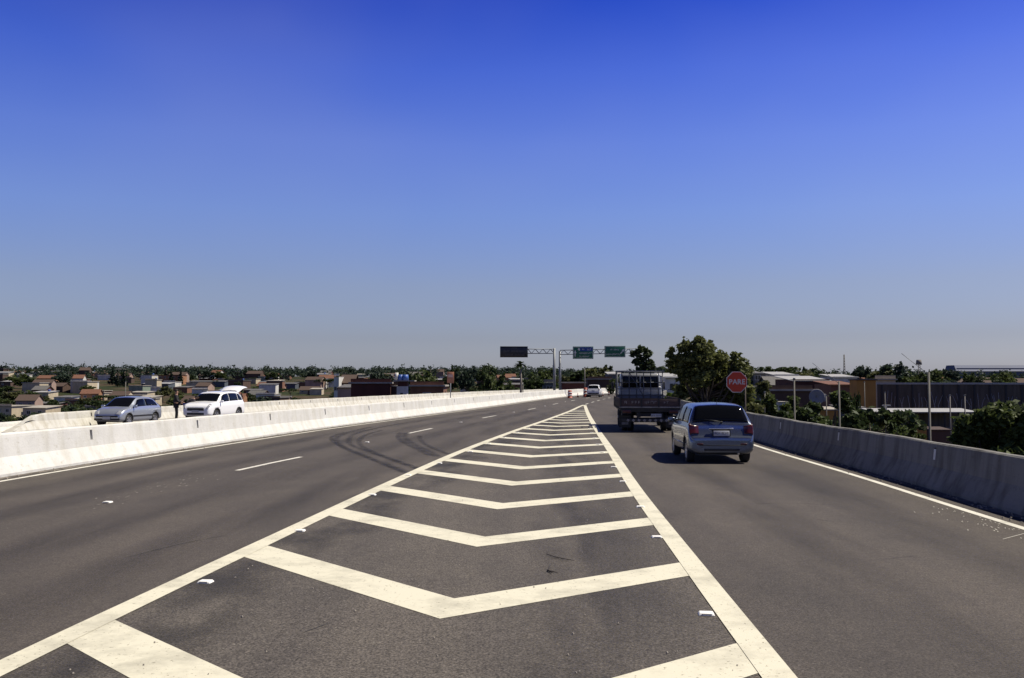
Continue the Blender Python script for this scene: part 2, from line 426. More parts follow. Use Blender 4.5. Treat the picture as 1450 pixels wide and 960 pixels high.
for i, l in enumerate(marks):
    l = [(l[0][0] + (l[0][0] - l[1][0]) * .45, l[0][1] + (l[0][1] - l[1][1]) * .45)] + l
    polyline_strip(b, smooth_pl(regpts(l)), [.26, .32, .22, .26, .36, .28, .24][i], .0062 + i * .0004, SK, True)
tag(b.build('tyre_marks'), kind='structure')
# dark oily band in the gore and along the lanes
OIL = overlay('oil_stain', (.03, .028, .027), .6, .5, (1.2, .35, 1), 1.0, (.42, .72))
b = MB()
polyline_strip(b, [(.45 + .035 * y + .12 * math.sin(y * .6), y) for y in np.arange(2, 60, 1.0)], [.55 + .25 * math.sin(y * .9) for y in np.arange(2, 60, 1.0)], .0062, OIL, True)
polyline_strip(b, [(.62 + .036 * y, y) for y in np.arange(2, 50, 1.0)], 1.9, .0068, overlay('oil_haze', (.03, .028, .027), .6, .34, (1.2, .3, 1), .8, (.35, .65)), True)
polyline_strip(b, [(LGORE(y) + .55 + .2 * math.sin(y), y) for y in np.arange(3, 75, .8)], 1.3, .0074, overlay('gore_soot', (.03, .028, .027), .7, .55, (1, .5, 1), 1.3, (.36, .62)), True)
tag(b.build('oil_stains'), kind='structure')
SO = overlay('lane_soot', (.035, .032, .034), .75, .36, (1, .12, 1), 1.1, (.3, .7))
b = MB()
for f, offs in ((LGORE, (-1.0, -2.8)), (LANE, (-1.0, -2.7)), (REDGE, (-1.5, -3.3))):
    for o_ in offs:
        polyline_strip(b, line_on(f, 2, 70, o_), 1.3, .0024, SO, True)
tag(b.build('wheel_tracks'), kind='structure')
# grit along the foot of both barriers
b = MB(); rows = []
for i in range(260):
    y = -8 + 160 * i / 259; w = .2 + .1 * math.sin(y * 1.7) + .05 * math.sin(y * 5.1)
    rows.append([(LBAR(y) + .0, y, .012), (LBAR(y) + w, y, .0055)])
b.grid(rows, GRIT, False); rows = []
for i in range(200):
    y = -8 + 100 * i / 199; w = .18 + .08 * math.sin(y * 1.3) + .05 * math.sin(y * 4.1)
    rows.append([(RBAR(y) - w, y, .0055), (RBAR(y), y, .012)])
b.grid(rows, GRIT, False); tag(b.build('verge_grit'), kind='stuff')
rg = random.Random(3)
b = MB()
for i in range(900):
    side = rg.random()
    if side < .5: y = rg.uniform(10, 60); x = LBAR(y) + abs(rg.gauss(0, .16))
    elif side < .8: y = rg.uniform(8, 30); x = RBAR(y) - abs(rg.gauss(0, .2))
    else: y = 5.5 + rg.random() ** 1.6 * 20; x = rg.uniform(LGORE(y) + .1, RGORE(y) - .1)
    s_ = rg.uniform(.006, .02) * (1.6 if side < .8 else .7)
    b.box((x, y, .012 + s_ * .3), (s_ * 1.5, s_, s_ * .7), mat('stone_chip', (.28, .25, .21), .9), rg.uniform(0, 3), 0, None, .6)
tag(b.build('loose_gravel'), kind='stuff')
# worn white scraps of old paint beside the right edge line
b = MB()
for i in range(50):
    y = rg.gauss(14.2, .9); x = REDGE(y) - .12 - abs(rg.gauss(0, .32)); l = rg.uniform(.02, .1)
    polyline_strip(b, [(x, y), (x + .02, y + l)], rg.uniform(.005, .016), .0066, PAINTW)
p0, p1 = gp(1420, 764), gp(1450, 756); polyline_strip(b, [(p0.x, p0.y), (p1.x, p1.y)], .012, .0066, PAINTW)
for i in range(46):
    y = rg.gauss(19.5, 2.4); x = LANE(y) + rg.gauss(-.1, .25); polyline_strip(b, [(x, y), (x + rg.uniform(-.03, .03), y + rg.uniform(.03, .14))], rg.uniform(.01, .035), .0066, mat('old_paint', (.24, .22, .19), .9))
for i in range(70):
    y = 7.4 + rg.random() * 3; x = -1.9 + rg.gauss(0, .6) + (y - 7.4) * .02; polyline_strip(b, [(x, y), (x + .01, y + rg.uniform(.006, .02))], rg.uniform(.006, .015), .0066, MATS['old_paint'])
tag(b.build('paint_scraps'), kind='structure')

# ------------------------------------------------------------------ raised road studs
def make_stud():
    r_ = empty('road_stud', (0, 0, 0))
    a = MB(); a.box((0, 0, .012), (.15, .12, .024), mat('stud_white', (.80, .79, .75), .5), 0, .006, None, .78); a.build('body', None, r_)
    a = MB(); a.box((0, -.057, .014), (.09, .006, .012), mat('stud_reflector', (.65, .62, .5), .15)); a.build('reflector', None, r_)
    return r_
stud0 = make_stud(); used = False
ordn = ['first', 'second', 'third', 'fourth', 'fifth', 'sixth', 'seventh', 'eighth', 'ninth', 'tenth', 'eleventh', 'twelfth', 'thirteenth', 'fourteenth', 'fifteenth', 'sixteenth', 'seventeenth', 'eighteenth', 'nineteenth', 'twentieth'] + [str(i) + 'th' for i in range(21, 90)]
def stud(x, y, label, z=.005):
    global used
    o = stud0 if not used else copy_tree(stud0); used = True
    o.location = (x, y, z); o.rotation_euler = (0, 0, -math.atan(.08) + rg.uniform(-.08, .08))
    tag(o, label, 'road stud', 'white road studs glued to the asphalt')
for i, (px, py) in enumerate([(1000, 871), (930, 761.7), (907, 718.7), (882, 682.7), (869, 662)]):
    p = gp(px, py); stud(p.x, p.y, f'white road stud inside right border of painted chevrons, {ordn[i]} from camera')
for i in range(5, 10):
    y = 24.3 + 3.5 * (i - 4); stud(RGORE(y) - .3, y, f'white road stud inside right border of painted chevrons, {ordn[i]} from camera')
for i, (px, py) in enumerate([(291, 825.5), (424.8, 752.6), (527, 701.5), (578, 673.7), (622, 656.6)]):
    p = gp(px, py); stud(p.x, p.y, f'white road stud inside left border of painted chevrons, {ordn[i]} from camera')
for i in range(5, 10):
    y = 24.6 + 3.5 * (i - 4); stud(LGORE(y) + .32, y, f'white road stud inside left border of painted chevrons, {ordn[i]} from camera')
for i, y in enumerate([16.4, 32.5, 48.4, 64, 80, 96]):
    stud(LANE(y), y, f'white road stud in the left lane line gaps, {ordn[i]} from camera')


b = MB()
for l in (((1060, 714), (1120, 713), (1185, 716)), ((1150, 735), (1190, 741)), ((1255, 792), (1300, 788)), ((420, 900), (470, 882)), ((180, 790), (260, 770), (330, 757))):
    q = [gp(*a_) for a_ in l]; polyline_strip(b, smooth_pl(q), .03, .0078, overlay('scratch', (.02, .02, .02), .8, .6, (1, 1, 1), 4.0, (.3, .55)), True)
tag(b.build('scratches'), kind='structure')
# dark twigs lying in the gore
b = MB(); ps = [gp(774, 787), gp(790, 792), gp(813, 796)]
b.tube([(q.x, q.y, .02) for q in ps], [.004, .006, .003], mat('dark_bark', (.03, .025, .02), .9), 6)
tag(b.build('twig'), 'long thin dark twig lying between second and third chevron', 'twig')
b = MB(); ps = [gp(779, 803), gp(776, 810), gp(782, 813)]
b.tube([(q.x, q.y, .02) for q in ps], [.005, .010, .006], MATS['dark_bark'], 6); b.tube([(ps[1].x, ps[1].y, .02), (ps[1].x + .1, ps[1].y - .1, .015)], [.006, .004], MATS['dark_bark'], 5)
tag(b.build('twig'), 'short crooked dark twig lying just in front of the long one', 'twig')

# ------------------------------------------------------------------ concrete barriers
def barrier(name, f, sgn, y0, y1, h, m, joint, first, z0=lambda y: 0, term=None, low=.42):
    """sgn -1: body lies to the left of the foot line"""
    b = MB()
    def P(y, off, z):
        s_ = (f(y + .5) - f(y - .5)); n_ = Vector((1, -s_)).normalized()
        return (f(y) + n_.x * off * sgn, y + n_.y * off * sgn, z0(y) + z)
    def hh(y): return h if term is None else term(y)
    fr = lambda z: (0 if z < .07 else .19 * (z - .07) / (low - .07) if z < low else .19 + .06 * (z - low) / (h - low))
    def slab(ya, yb, zs_fn, prof, bottom=False):
        n = max(1, int((yb - ya) / 1.0)); rows = []
        for i in range(n + 1):
            y = ya + (yb - ya) * i / n; rows.append([P(y, o_, z) for o_, z in prof(y)])
        V = b.grid(rows, m, False)
        for r_ in (V[0], V[-1]):
            try: b.bm.faces.new(r_).material_index = b.mi(m)
            except ValueError: pass
    zl = min(h * .62, low + .18); zt = h - .10
    def lowprof(y):
        t = min(zl, hh(y)); l_ = min(low, t - .01)
        return [(0, -.12), (0, min(.07, l_ * .5)), (fr(l_), l_), (fr(t) if t > low else fr(l_) + .01, t), (.43, t), (.44, -.12)]
    def upprof(y):
        return [(fr(zl) + .002, zl + .001), (fr(zt), zt - .001), (.428, zt - .001), (.428, zl + .001)]
    def capprof(y):
        t = max(hh(y), zt + .004); wob = .006 * math.sin(y * 1.9) + .005 * math.sin(y * .63)
        return [(fr(zt), zt), (fr(t), t - .03), (fr(t) + .03, t + wob), (.40, t + wob), (.428, t - .03), (.43, zt)]
    yc = y0
    if term:
        while term(yc) < zt + .02: yc += .1
        b.grid([[P(y, fr(min(zl, term(y))) + .002, min(zl, term(y))), P(y, fr(term(y)), term(y)), P(y, .428, term(y)), P(y, .43, min(zl, term(y)))] for y in (y0 + (yc - y0) * i / 12 for i in range(13))], m, False)
    slab(y0, y1, None, lowprof); slab(yc, y1, None, capprof)
    cuts = [yc]; y = first
    while y < y1:
        if y > yc + 1: cuts += [y - .055, y + .055]
        y += joint
    cuts.append(y1)
    for i in range(0, len(cuts) - 1, 2): slab(cuts[i], cuts[i + 1], None, upprof)
    return b.build(name)
tag(barrier('concrete_barrier', LBAR, -1, -8, 235, .94, CONC_L, 6.1, 24.6 - 18.3), 'long whitewashed concrete safety barrier curving along the left carriageway edge', 'barrier')
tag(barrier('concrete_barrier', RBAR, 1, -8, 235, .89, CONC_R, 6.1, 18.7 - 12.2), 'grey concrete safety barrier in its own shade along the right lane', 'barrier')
tag(barrier('concrete_barrier', FBAR, -1, 40.6, 232, .76, CONC_F, 6.1, 41.2, lambda y: -.12, lambda y: .03 + .73 * sst(40.5, 43.1, y)),
    'stained concrete barrier with sloping end behind the two parked cars', 'barrier')
tag(barrier('concrete_barrier', lambda y: FBAR(y) - 1.0, -1, -8, 44.5,   .50, CONC_L, 6.1, 2, lambda y: -.22, None, .3),
    'low plain concrete wall at far left beyond the sloping barrier end', 'barrier')

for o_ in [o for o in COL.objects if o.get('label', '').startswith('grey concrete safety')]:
    b = MB(); y = 18.7 - 12.2  # pale strips added to brighten the joint slots, standing in for light through
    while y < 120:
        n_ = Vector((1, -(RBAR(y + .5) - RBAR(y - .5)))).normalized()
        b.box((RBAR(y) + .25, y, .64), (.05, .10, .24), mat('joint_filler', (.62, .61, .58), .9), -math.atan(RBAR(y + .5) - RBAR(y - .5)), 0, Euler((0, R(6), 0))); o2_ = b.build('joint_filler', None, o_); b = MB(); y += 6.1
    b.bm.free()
# ------------------------------------------------------------------ vehicles
GLASS = mat('dark_window_glass', (.004, .0045, .006), .07, 0, spec=.16)
BLACK = mat('black_plastic', (.015, .015, .016), .55)
RUBBER = mat('tyre_rubber', (.018, .018, .018), .85)
RIM = mat('alloy_rim', (.45, .45, .47), .35, .8)
REDL = mat('red_lamp_plastic', (.055, .003, .004), .3)
CLEAR = mat('clear_lamp_glass', (.42, .43, .45), .12, .3, coat=.5)
PLATE = mat('number_plate_grey', (.42, .43, .45), .5)
CHROME = mat('chrome', (.7, .7, .72), .15, 1)
def bake(o, name, mats=None):
    dg = bpy.context.evaluated_depsgraph_get(); dg.update()
    me = bpy.data.meshes.new_from_object(o.evaluated_get(dg)); o.modifiers.clear(); o.data = me; me.name = name
    return o
class Car:
    def __init__(s, root, st, paint, wheel_y, wr=.30, tr=.20, name='body'):
        s.root = root; s.st = st; n = len(st); s.n = n; s.halfw = max(q[4] for q in st)
        s.f = [curve([(i, q[j]) for i, q in enumerate(st)]) for j in range(6)]
        b = MB(); rows = []; sub = 5
        for i in range((n - 1) * sub + 1):
            t = i / sub; rows.append([s.P(t, w) for w in [11 - k_ * .5 for k_ in range(45)][0:44]])
        V = b.grid(rows, paint, True, True)
        for r_ in (V[0], V[-1]): b.bm.faces.new(r_).material_index = 0
        body = b.build(name, None, root)
        cut = MB()
        for wy in wheel_y:
            for sx in (-1, 1):
                cut.tube([(sx * (s.halfw - .27), wy, wr + .02), (sx * (s.halfw + .3), wy, wr + .02)], wr + .065, BLACK, 28)
        c = cut.build('cutter', None, root); bpy.context.view_layer.update(); md = body.modifiers.new('b', 'BOOLEAN'); md.object = c; md.operation = 'DIFFERENCE'; md.solver = 'EXACT'; md.material_mode = 'TRANSFER'
        bake(body, name); bpy.data.objects.remove(c)
        if BLACK.name not in [m.name for m in body.data.materials if m]: body.data.materials.append(BLACK)
        s.body = body
        uw = MB(); uw.box((0, (wheel_y[0] + wheel_y[1]) / 2, .36), (s.halfw * 2 - .56, wheel_y[1] - wheel_y[0] + 1.1, .28), BLACK); uw.build('underbody', None, root)
        for wy in wheel_y:
            for sx in (-1, 1): s.wheel(sx, wy, wr, tr)
    def P(s, t, w, off=0):
        y, zl, zb, zt, wb, wt = [f(t) for f in s.f]
        d = max(.02, zt - zb)
        ring = [(0, zl), (.80 * wb, zl), (.93 * wb, zl + .05), (.985 * wb, zl + .2 * (zb - zl)), (wb, zl + .58 * (zb - zl)), (.99 * wb, zb - .10 * (zb - zl)),
                (.955 * wb, zb), (.955 * wb + (wt + .03 - .955 * wb) * .5 + .012, zb + .45 * d), (wt + .03, zt - min(.09, .4 * d)), (wt - .05, zt - min(.022, .1 * d)), (.5 * wt, zt), (0, zt + .012)]
        a = abs(w); u = 11 - a; i = int(u) if u < 11 else 10; fr_ = u - i
        q0, q1, q2, q3 = ring[max(i - 1, 0)], ring[i], ring[i + 1], ring[min(i + 2, 11)]
        def cm(a0, a1, a2, a3, t_): return .5 * ((2 * a1) + (a2 - a0) * t_ * .6 + (2 * a1 * 0 + (-6 * a1 + 6 * a2) - 2 * (a2 - a0) * .6 - (a3 - a1) * .6) * t_ ** 2 + (4 * a1 - 4 * a2 + (a2 - a0) * .6 + (a3 - a1) * .6) * t_ ** 3)
        x = cm(q0[0], q1[0], q2[0], q3[0], fr_); z = cm(q0[1], q1[1], q2[1], q3[1], fr_)
        p = Vector((x if w >= 0 else -x, y, z))
        if off:
            e = .05
            a_ = s.P(min(t + e, s.n - 1), w) - s.P(max(t - e, 0), w); b_ = s.P(t, w + e) - s.P(t, w - e)
            nn = a_.cross(b_)
            if nn.length > 1e-9:
                nn.normalize(); ctr = Vector((0, y * .6, .7))
                if nn.dot(p - ctr) < 0: nn = -nn
                p = p + nn * off
        return p
    def patch(s, name, m, t0, t1, w0, w1, off=.007, n=8, parent=None, lab=None):
        """t0,t1,w0,w1 may be pairs for slanted edges"""
        pr = lambda v: v if isinstance(v, tuple) else (v, v)
        t0, t1, w0, w1 = map(pr, (t0, t1, w0, w1)); b = MB(); rows = []
        for i in range(n + 1):
            a = i / n; r_ = []
            for j in range(n + 1):
                c = j / n
                T = (t0[0] + (t0[1] - t0[0]) * c) * (1 - a) + (t1[0] + (t1[1] - t1[0]) * c) * a
                Wv = (w0[0] + (w0[1] - w0[0]) * a) * (1 - c) + (w1[0] + (w1[1] - w1[0]) * a) * c
                r_.append(s.P(T, Wv, off))
            rows.append(r_)
        b.grid(rows, m, True); o = b.build(name, None, parent or s.root)
        sol = o.modifiers.new('s', 'SOLIDIFY'); sol.thickness = .012; sol.offset = 0
        bake(o, name); return o
    def wheel(s, sx, wy, r, w):
        e = MB(); x0 = sx * (s.halfw - .03); x1 = x0 - sx * w
        prof = [(x1, .6), (x1, .93), (x1 + sx * .03, 1.0), (x0 - sx * .03, 1.0), (x0, .93), (x0 - sx * .004, .68), (x0 - sx * .03, .66)]
        rows = [[Vector((px, r * q * math.cos(a), r * q * math.sin(a))) for a in [k_ * 2 * math.pi / 28 for k_ in range(28)]] for px, q in prof]
        V = e.grid(rows, RUBBER, True, True); e.bm.faces.new(V[0])
        o = e.build('wheel', None, s.root, (0, wy, r))
        g = MB(); xr = x0 - sx * .022
        for k_ in range(6):
            a = k_ * math.pi / 3; g.box((xr, r * .36 * math.cos(a), r * .36 * math.sin(a)), (.02, r * .60, .055), RIM, 0, 0, Euler((a, 0, 0)))
        g.tube([(xr - sx * .02, 0, 0), (xr + sx * .016, 0, 0)], r * .16, RIM, 12)
        rr_ = [[Vector((px, r * q * math.cos(a), r * q * math.sin(a))) for a in [k_ * 2 * math.pi / 24 for k_ in range(24)]] for px, q in ((x0 - sx * .03, .665), (x0 - sx * .008, .66), (x0 - sx * .012, .58), (x0 - sx * .05, .56))]
        g.grid(rr_, RIM, True, True); g.tube([(xr - sx * .05, 0, 0), (xr - sx * .045, 0, 0)], r * .6, BLACK, 20)
        g.build('rim', None, o)
        return o
    def mirror(s, t, w, m, sx):
        p = s.P(t, w * sx); b = MB(); b.box(p + Vector((sx * .10, 0, .05)), (.19, .09, .13), m, 0, .03); b.box(p + Vector((sx * .02, 0, .0)), (.08, .04, .04), BLACK, 0, .01)
        b.build('mirror', None, s.root)
def heading(f, y): return -math.atan((f(y + 2) - f(y - 2)) / 4)

# silver compact people carrier seen from behind
SILV = mat('silver_blue_paint', (.145, .17, .22), .26, .75, coat=.5)
cy = 26.0; p = gp(1016, 656)
r1 = empty('car', (p.x + .14, cy, 0), heading(REDGE, 24) + R(-.5))
tag(r1, 'silver hatchback people carrier driving away in the right lane next to the concrete wall', 'car')
mpv = [(-1.93, .34, .55, .59, .68, .60), (-1.918, .29, .60, .66, .76, .70), (-1.875, .27, .68, .735, .805, .75), (-1.82, .26, .82, .88, .83, .76), (-1.78, .25, .93, 1.03, .838, .74),
       (-1.60, .24, .97, 1.33, .84, .66), (-1.47, .23, .98, 1.455, .84, .63), (-1.25, .23, .985, 1.50, .84, .615), (-.6, .22, .985, 1.53, .84, .61), (.1, .22, .975, 1.515, .84, .615), (.5, .22, .96, 1.45, .84, .62),
       (.85, .22, .945, 1.22, .84, .66), (1.15, .22, .92, 1.01, .835, .71), (1.5, .23, .85, .92, .82, .70), (1.75, .25, .76, .82, .78, .66), (1.88, .28, .62, .68, .72, .60), (1.925, .33, .50, .55, .64, .52)]
c = Car(r1, mpv, SILV, (-1.22, 1.23), .295)
c.patch('rear_window', GLASS, 4.15, 6.25, (-2.25, -2.2), (2.25, 2.2))
for sx in (-1, 1):
    c.patch('tail_light', REDL, 2.25, (3.6, 4.6), 1.55 * sx, 4.9 * sx, .012)
    c.patch('side_window', GLASS, (6.0, 6.9), 8.0, sx * 4.75, sx * 3.15); c.patch('side_window', GLASS, 8.08, 9.25, sx * 4.75, sx * 3.15)
    c.patch('side_window', GLASS, 9.33, (11.6, 10.3), sx * 4.75, sx * 3.15)
    c.mirror(11.3, 4.7, SILV, sx); c.patch('headlight', CLEAR, 13.8, 15.3, 2.2 * sx, 4.8 * sx, .01)
    b = MB(); b.tube([(sx * .83, -1.05 + .0, .47), (sx * .846, 0, .47), (sx * .83, 1.0, .47)], .012, SILV, 6); b.build('side_trim', None, r1)
    b = MB(); b.box((sx * .55, -1.93, .50), (.16, .02, .045), REDL, 0, .008); b.build('reflector', None, r1)
c.patch('windscreen', GLASS, 10.25, 12.1, -2.2, 2.2)
b = MB(); b.box((0, -1.878, .79), (.46, .03, .17), BLACK, 0, .01, Euler((R(-8), 0, 0))); b.build('plate_recess', None, r1)
def plate(par, x, y, z, rx=0, w=.40, h=.13, dark=True, n=7):
    b = MB(); b.box((0, 0, 0), (w, .012, h), PLATE, 0, .004); o = b.build('number_plate', None, par, (x, y, z)); o.rotation_euler = (rx, 0, 0)
    xs_ = [-.16 + i * .05 for i in range(3)] + [.02 + i * .045 for i in range(4)]
    gl = [((0, .03, .03, .008), (-.01, 0, .008, .06), (.012, 0, .008, .06)), ((0, -.027, .03, .008), (-.012, .003, .008, .06), (0, .027, .03, .008)), ((0, 0, .028, .008), (-.012, 0, .008, .06), (.012, .015, .008, .03))]
    for i, q in enumerate(xs_[:n]):
        g = MB()
        for dx, dz, ww, hh in gl[i % 3]: g.box((q * w / .4 + dx, -.0085, dz * h / .13), (ww, .004, hh * h / .13), BLACK)
        g.build('character', None, o)
plate(r1, 0, -1.902, .775, R(-8))
b = MB(); b.box((0, -1.872, .895), (.62, .035, .035), CHROME, 0, .01); b.build('tailgate_handle', None, r1)
b = MB(); b.box((.02, -1.80, 1.055), (.05, .05, .05), BLACK, 0, .015); b.tube([(.02, -1.82, 1.06), (-.20, -1.785, 1.10), (-.42, -1.76, 1.12)], .010, BLACK, 6); b.build('wiper', None, r1)
b = MB(); b.box((0, -1.935, .47), (1.15, .02, .02), BLACK, 0, .005); b.box((0, -1.925, .36), (.9, .03, .05), BLACK, 0, .01); b.build('bumper_trim', None, r1)
b = MB(); b.tube([(.42, -1.75, .27), (.42, -1.95, .26)], .025, CHROME, 10); b.build('exhaust_pipe', None, r1)
b = MB(); b.tube([(0, -1.2, 1.52), (0, -1.34, 1.66)], .006, BLACK, 5); b.build('aerial', None, r1)

# two cars parked on the opposite carriageway
SILV2 = mat('silver_lilac_paint', (.36, .39, .45), .3, .5, coat=.8)
r2 = empty('car', (-19.35, 47.6, oz(-19.2, 47.6)), R(180) + heading(FBAR, 47) - R(4))
tag(r2, 'small silver three-door hatchback parked facing the camera on the opposite carriageway', 'car', 'parked cars behind the median wall')
hatch = [(-1.87, .34, .52, .56, .62, .55), (-1.85, .29, .58, .64, .72, .64), (-1.80, .27, .72, .78, .78, .70), (-1.70, .25, .90, .98, .80, .68), (-1.45, .24, .93, 1.22, .81, .62), (-1.2, .23, .935, 1.36, .815, .58), (-.8, .22, .935, 1.42, .815, .575),
         (-.3, .22, .93, 1.44, .815, .58), (.2, .22, .92, 1.41, .815, .585), (.5, .22, .91, 1.29, .815, .61), (.85, .22, .89, 1.08, .81, .66), (1.1, .22, .865, .95, .805, .68), (1.45, .23, .80, .87, .79, .66), (1.7, .25, .70, .76, .75, .62), (1.83, .28, .58, .63, .69, .56), (1.87, .33, .48, .53, .60, .48)]
c = Car(r2, hatch, SILV2, (-1.2, 1.2), .285)
c.patch('windscreen', GLASS, 8.25, 10.9, -2.2, 2.2); c.patch('rear_window', GLASS, 3.2, 5.1, -2.1, 2.1)
for sx in (-1, 1):
    c.patch('side_window', GLASS, (4.2, 5.2), 6.9, sx * 4.75, sx * 3.2); c.patch('side_window', GLASS, 7.0, (10.2, 8.5), sx * 4.75, sx * 3.2)
    c.patch('headlight', CLEAR, 12.9, 14.2, 1.6 * sx, 4.6 * sx, .012); c.patch('tail_light', REDL, 2.1, 3.3, 2.0 * sx, 4.6 * sx, .012)
    c.mirror(9.9, 4.7, SILV2, sx)
    b = MB(); b.box((sx * .817, 0, .50), (.02, 1.75, .07), BLACK, 0, .008); b.build('side_trim', None, r2)
b = MB(); b.box((0, 1.875, .50), (1.15, .03, .09), BLACK, 0, .01); b.build('grille', None, r2)
b = MB(); b.box((0, 1.85, .36), (1.34, .07, .10), BLACK, 0, .02); b.build('lower_grille', None, r2)
plate(r2, 0, 1.9, .42, 0, .40, .13)
WHITE = mat('white_car_paint', (.86, .86, .86), .25, 0, coat=.8)
p = gp(304, 596, -.12)
r3 = empty('car', (-16.6, 52.6, oz(-16.7, 53)), R(180) + heading(FBAR, 52) - R(5))
tag(r3, 'white compact crossover parked with its rear door lifted open above the roof', 'car', 'parked cars behind the median wall')
suv = [(-2.02, .42, .62, .67, .72, .64), (-2.0, .38, .70, .77, .80, .72), (-1.95, .35, .86, .92, .85, .76), (-1.87, .33, 1.04, 1.12, .865, .74), (-1.72, .31, 1.08, 1.38, .87, .69), (-1.6, .30, 1.09, 1.55, .87, .66), (-1.3, .29, 1.09, 1.62, .87, .64), (-.6, .28, 1.08, 1.65, .87, .64),
       (0, .28, 1.06, 1.63, .87, .64), (.4, .28, 1.05, 1.56, .87, .65), (.75, .28, 1.04, 1.34, .87, .68), (1.05, .28, 1.02, 1.13, .865, .73), (1.4, .29, .99, 1.07, .85, .73), (1.75, .31, .92, 1.00, .82, .70), (1.95, .34, .80, .88, .77, .66), (2.03, .38, .66, .74, .71, .60), (2.05, .44, .58, .64, .64, .52)]
c = Car(r3, suv, WHITE, (-1.25, 1.27), .335)
c.patch('windscreen', GLASS, 9.2, 11.1, -2.2, 2.2)
for sx in (-1, 1):
    c.patch('side_window', GLASS, (4.5, 5.6), 6.1, sx * 4.7, sx * 3.2); c.patch('side_window', GLASS, 6.2, 7.6, sx * 4.75, sx * 3.15); c.patch('side_window', GLASS, 7.7, (10.6, 9.4), sx * 4.75, sx * 3.15)
    c.patch('headlight', CLEAR, 13.0, 15.0, 2.3 * sx, 4.7 * sx, .012); c.patch('tail_light', REDL, 2.2, 3.4, 3.2 * sx, 5.0 * sx, .012)
    c.mirror(10.5, 4.7, WHITE, sx)
    b = MB(); b.tube([(sx * .60, -1.4, 1.66), (sx * .61, -.6, 1.69), (sx * .61, .2, 1.66)], .018, BLACK, 6); b.build('roof_rail', None, r3)
    b = MB(); b.box((sx * .56, 2.0, .56), (.24, .08, .16), BLACK, 0, .03); b.build('fog_lamp', None, r3)
b = MB(); b.box((0, 2.045, .70), (.98, .04, .15), BLACK, 0, .02); b.box((0, 2.05, .80), (.9, .04, .03), CHROME, 0, .006); b.build('grille', None, r3)
b = MB(); b.box((0, 2.035, .46), (1.0, .05, .12), BLACK, 0, .02); b.build('lower_grille', None, r3)
plate(r3, 0, 2.075, .60, 0, .40, .12)
b = MB(); b.box((0, -1.93, 1.0), (1.2, .04, .55), BLACK, 0, .03); b.box((0, -1.74, 1.38), (1.12, .05, .36), BLACK, 0, .03, Euler((R(-20), 0, 0))); b.build('boot_opening', None, r3)
b = MB(); rows = []
for i in range(9):
    t = i / 8; y = -1.62 - .98 * t; z = 1.66 + .34 * math.sin(t * 1.7) - .05 * t
    rows.append([(x * (.60 + .08 * t), y, z - .10 * abs(x) ** 3) for x in [-1 + j / 5 for j in range(11)]])
b.grid(rows, WHITE, True); o = b.build('open_tailgate', None, r3); sm = o.modifiers.new('s', 'SOLIDIFY'); sm.thickness = .07; bake(o, 'open_tailgate')
b = MB(); rows = [[(x * .5, y, z) for x in (-1, -.5, 0, .5, 1)] for y, z in ((-1.72, 1.63), (-1.95, 1.74), (-2.15, 1.83))]; b.grid(rows, GLASS); g = b.build('tailgate_window', None, o)
for sx in (-1, 1):
    b = MB(); b.tube([(sx * .56, -1.68, 1.50), (sx * .58, -2.1, 1.83)], .012, BLACK, 6); b.build('gas_strut', None, r3)

# white car far ahead
p = gp(843.5, 562.5)
r4 = empty('car', (p.x, p.y + 1.5, 0), heading(LGORE, 120)); tag(r4, 'white car driving away in the distance between the sign posts and the truck', 'car')
c = Car(r4, suv, mat('dull_white_paint', (.55, .55, .56), .4), (-1.25, 1.27), .335)
c.patch('rear_window', GLASS, 3.2, 5.1, -2.2, 2.2); c.patch('windscreen', GLASS, 9.2, 11.1, -2.2, 2.2)
for sx in (-1, 1):
    c.patch('side_window', GLASS, 6.2, 7.6, sx * 4.75, sx * 3.15); c.patch('side_window', GLASS, 7.7, (10.6, 9.4), sx * 4.75, sx * 3.15)
    c.patch('tail_light', REDL, 2.2, 3.4, 2.2 * sx, 5.0 * sx, .012)
b = MB(); b.box((0, -2.03, .50), (1.4, .06, .16), BLACK, 0, .02); b.build('rear_bumper', None, r4)
plate(r4, 0, -1.99, .86, R(-6))

# cargo truck with a barred rack behind the cab
TR = mat('truck_dark_frame', (.022, .021, .022), .7)
TBOARD = mat('truck_side_boards', (.075, .045, .042), .75, 0, .5, 4, 0, 0, None, (1, 1, 6))
CABW = mat('truck_cab_white', (.19, .195, .20), .35, 0, coat=.4)
DIRTW = mat('dusty_white', (.30, .28, .26), .7, 0, .4, 8)
p = gp(921, 612)
rt = empty('truck', (p.x + .05, p.y + 1.2, 0), heading(REDGE, 41)); tag(rt, 'dark flatbed truck with a tall barred rack and white cab, ahead of the silver car', 'truck')
def part(name, fn, par=None, **k_):
    b = MB(); fn(b); return b.build(name, None, par or rt)
part('chassis', lambda b: [b.box((sx * .42, 2.2, .72), (.09, 7.2, .2), TR) for sx in (-1, 1)] + [b.box((0, y, .72), (.9, .1, .14), TR) for y in (-1.2, .3, 1.8, 3.3, 4.8)] + [b.box((0, .25, .45), (1.5, .22, .2), TR, 0, .05)])
part('deck', lambda b: [b.box((0, 1.5, .97), (2.46, 6.0, .12), TR)] + [b.box((0, -1.4 + i * .6, .88), (2.3, .08, .08), TR) for i in range(10)])
tg = part('tailboard', lambda b: [b.box((0, -1.53, 1.22), (2.48, .05, .36), TBOARD, 0, .008), b.box((0, -1.56, 1.40), (2.5, .03, .03), TR), b.box((0, -1.56, 1.04), (2.5, .04, .05), DIRTW)] + [b.box((x, -1.565, 1.22), (.06, .03, .38), TR) for x in (-1.2, -.35, .35, 1.2)])
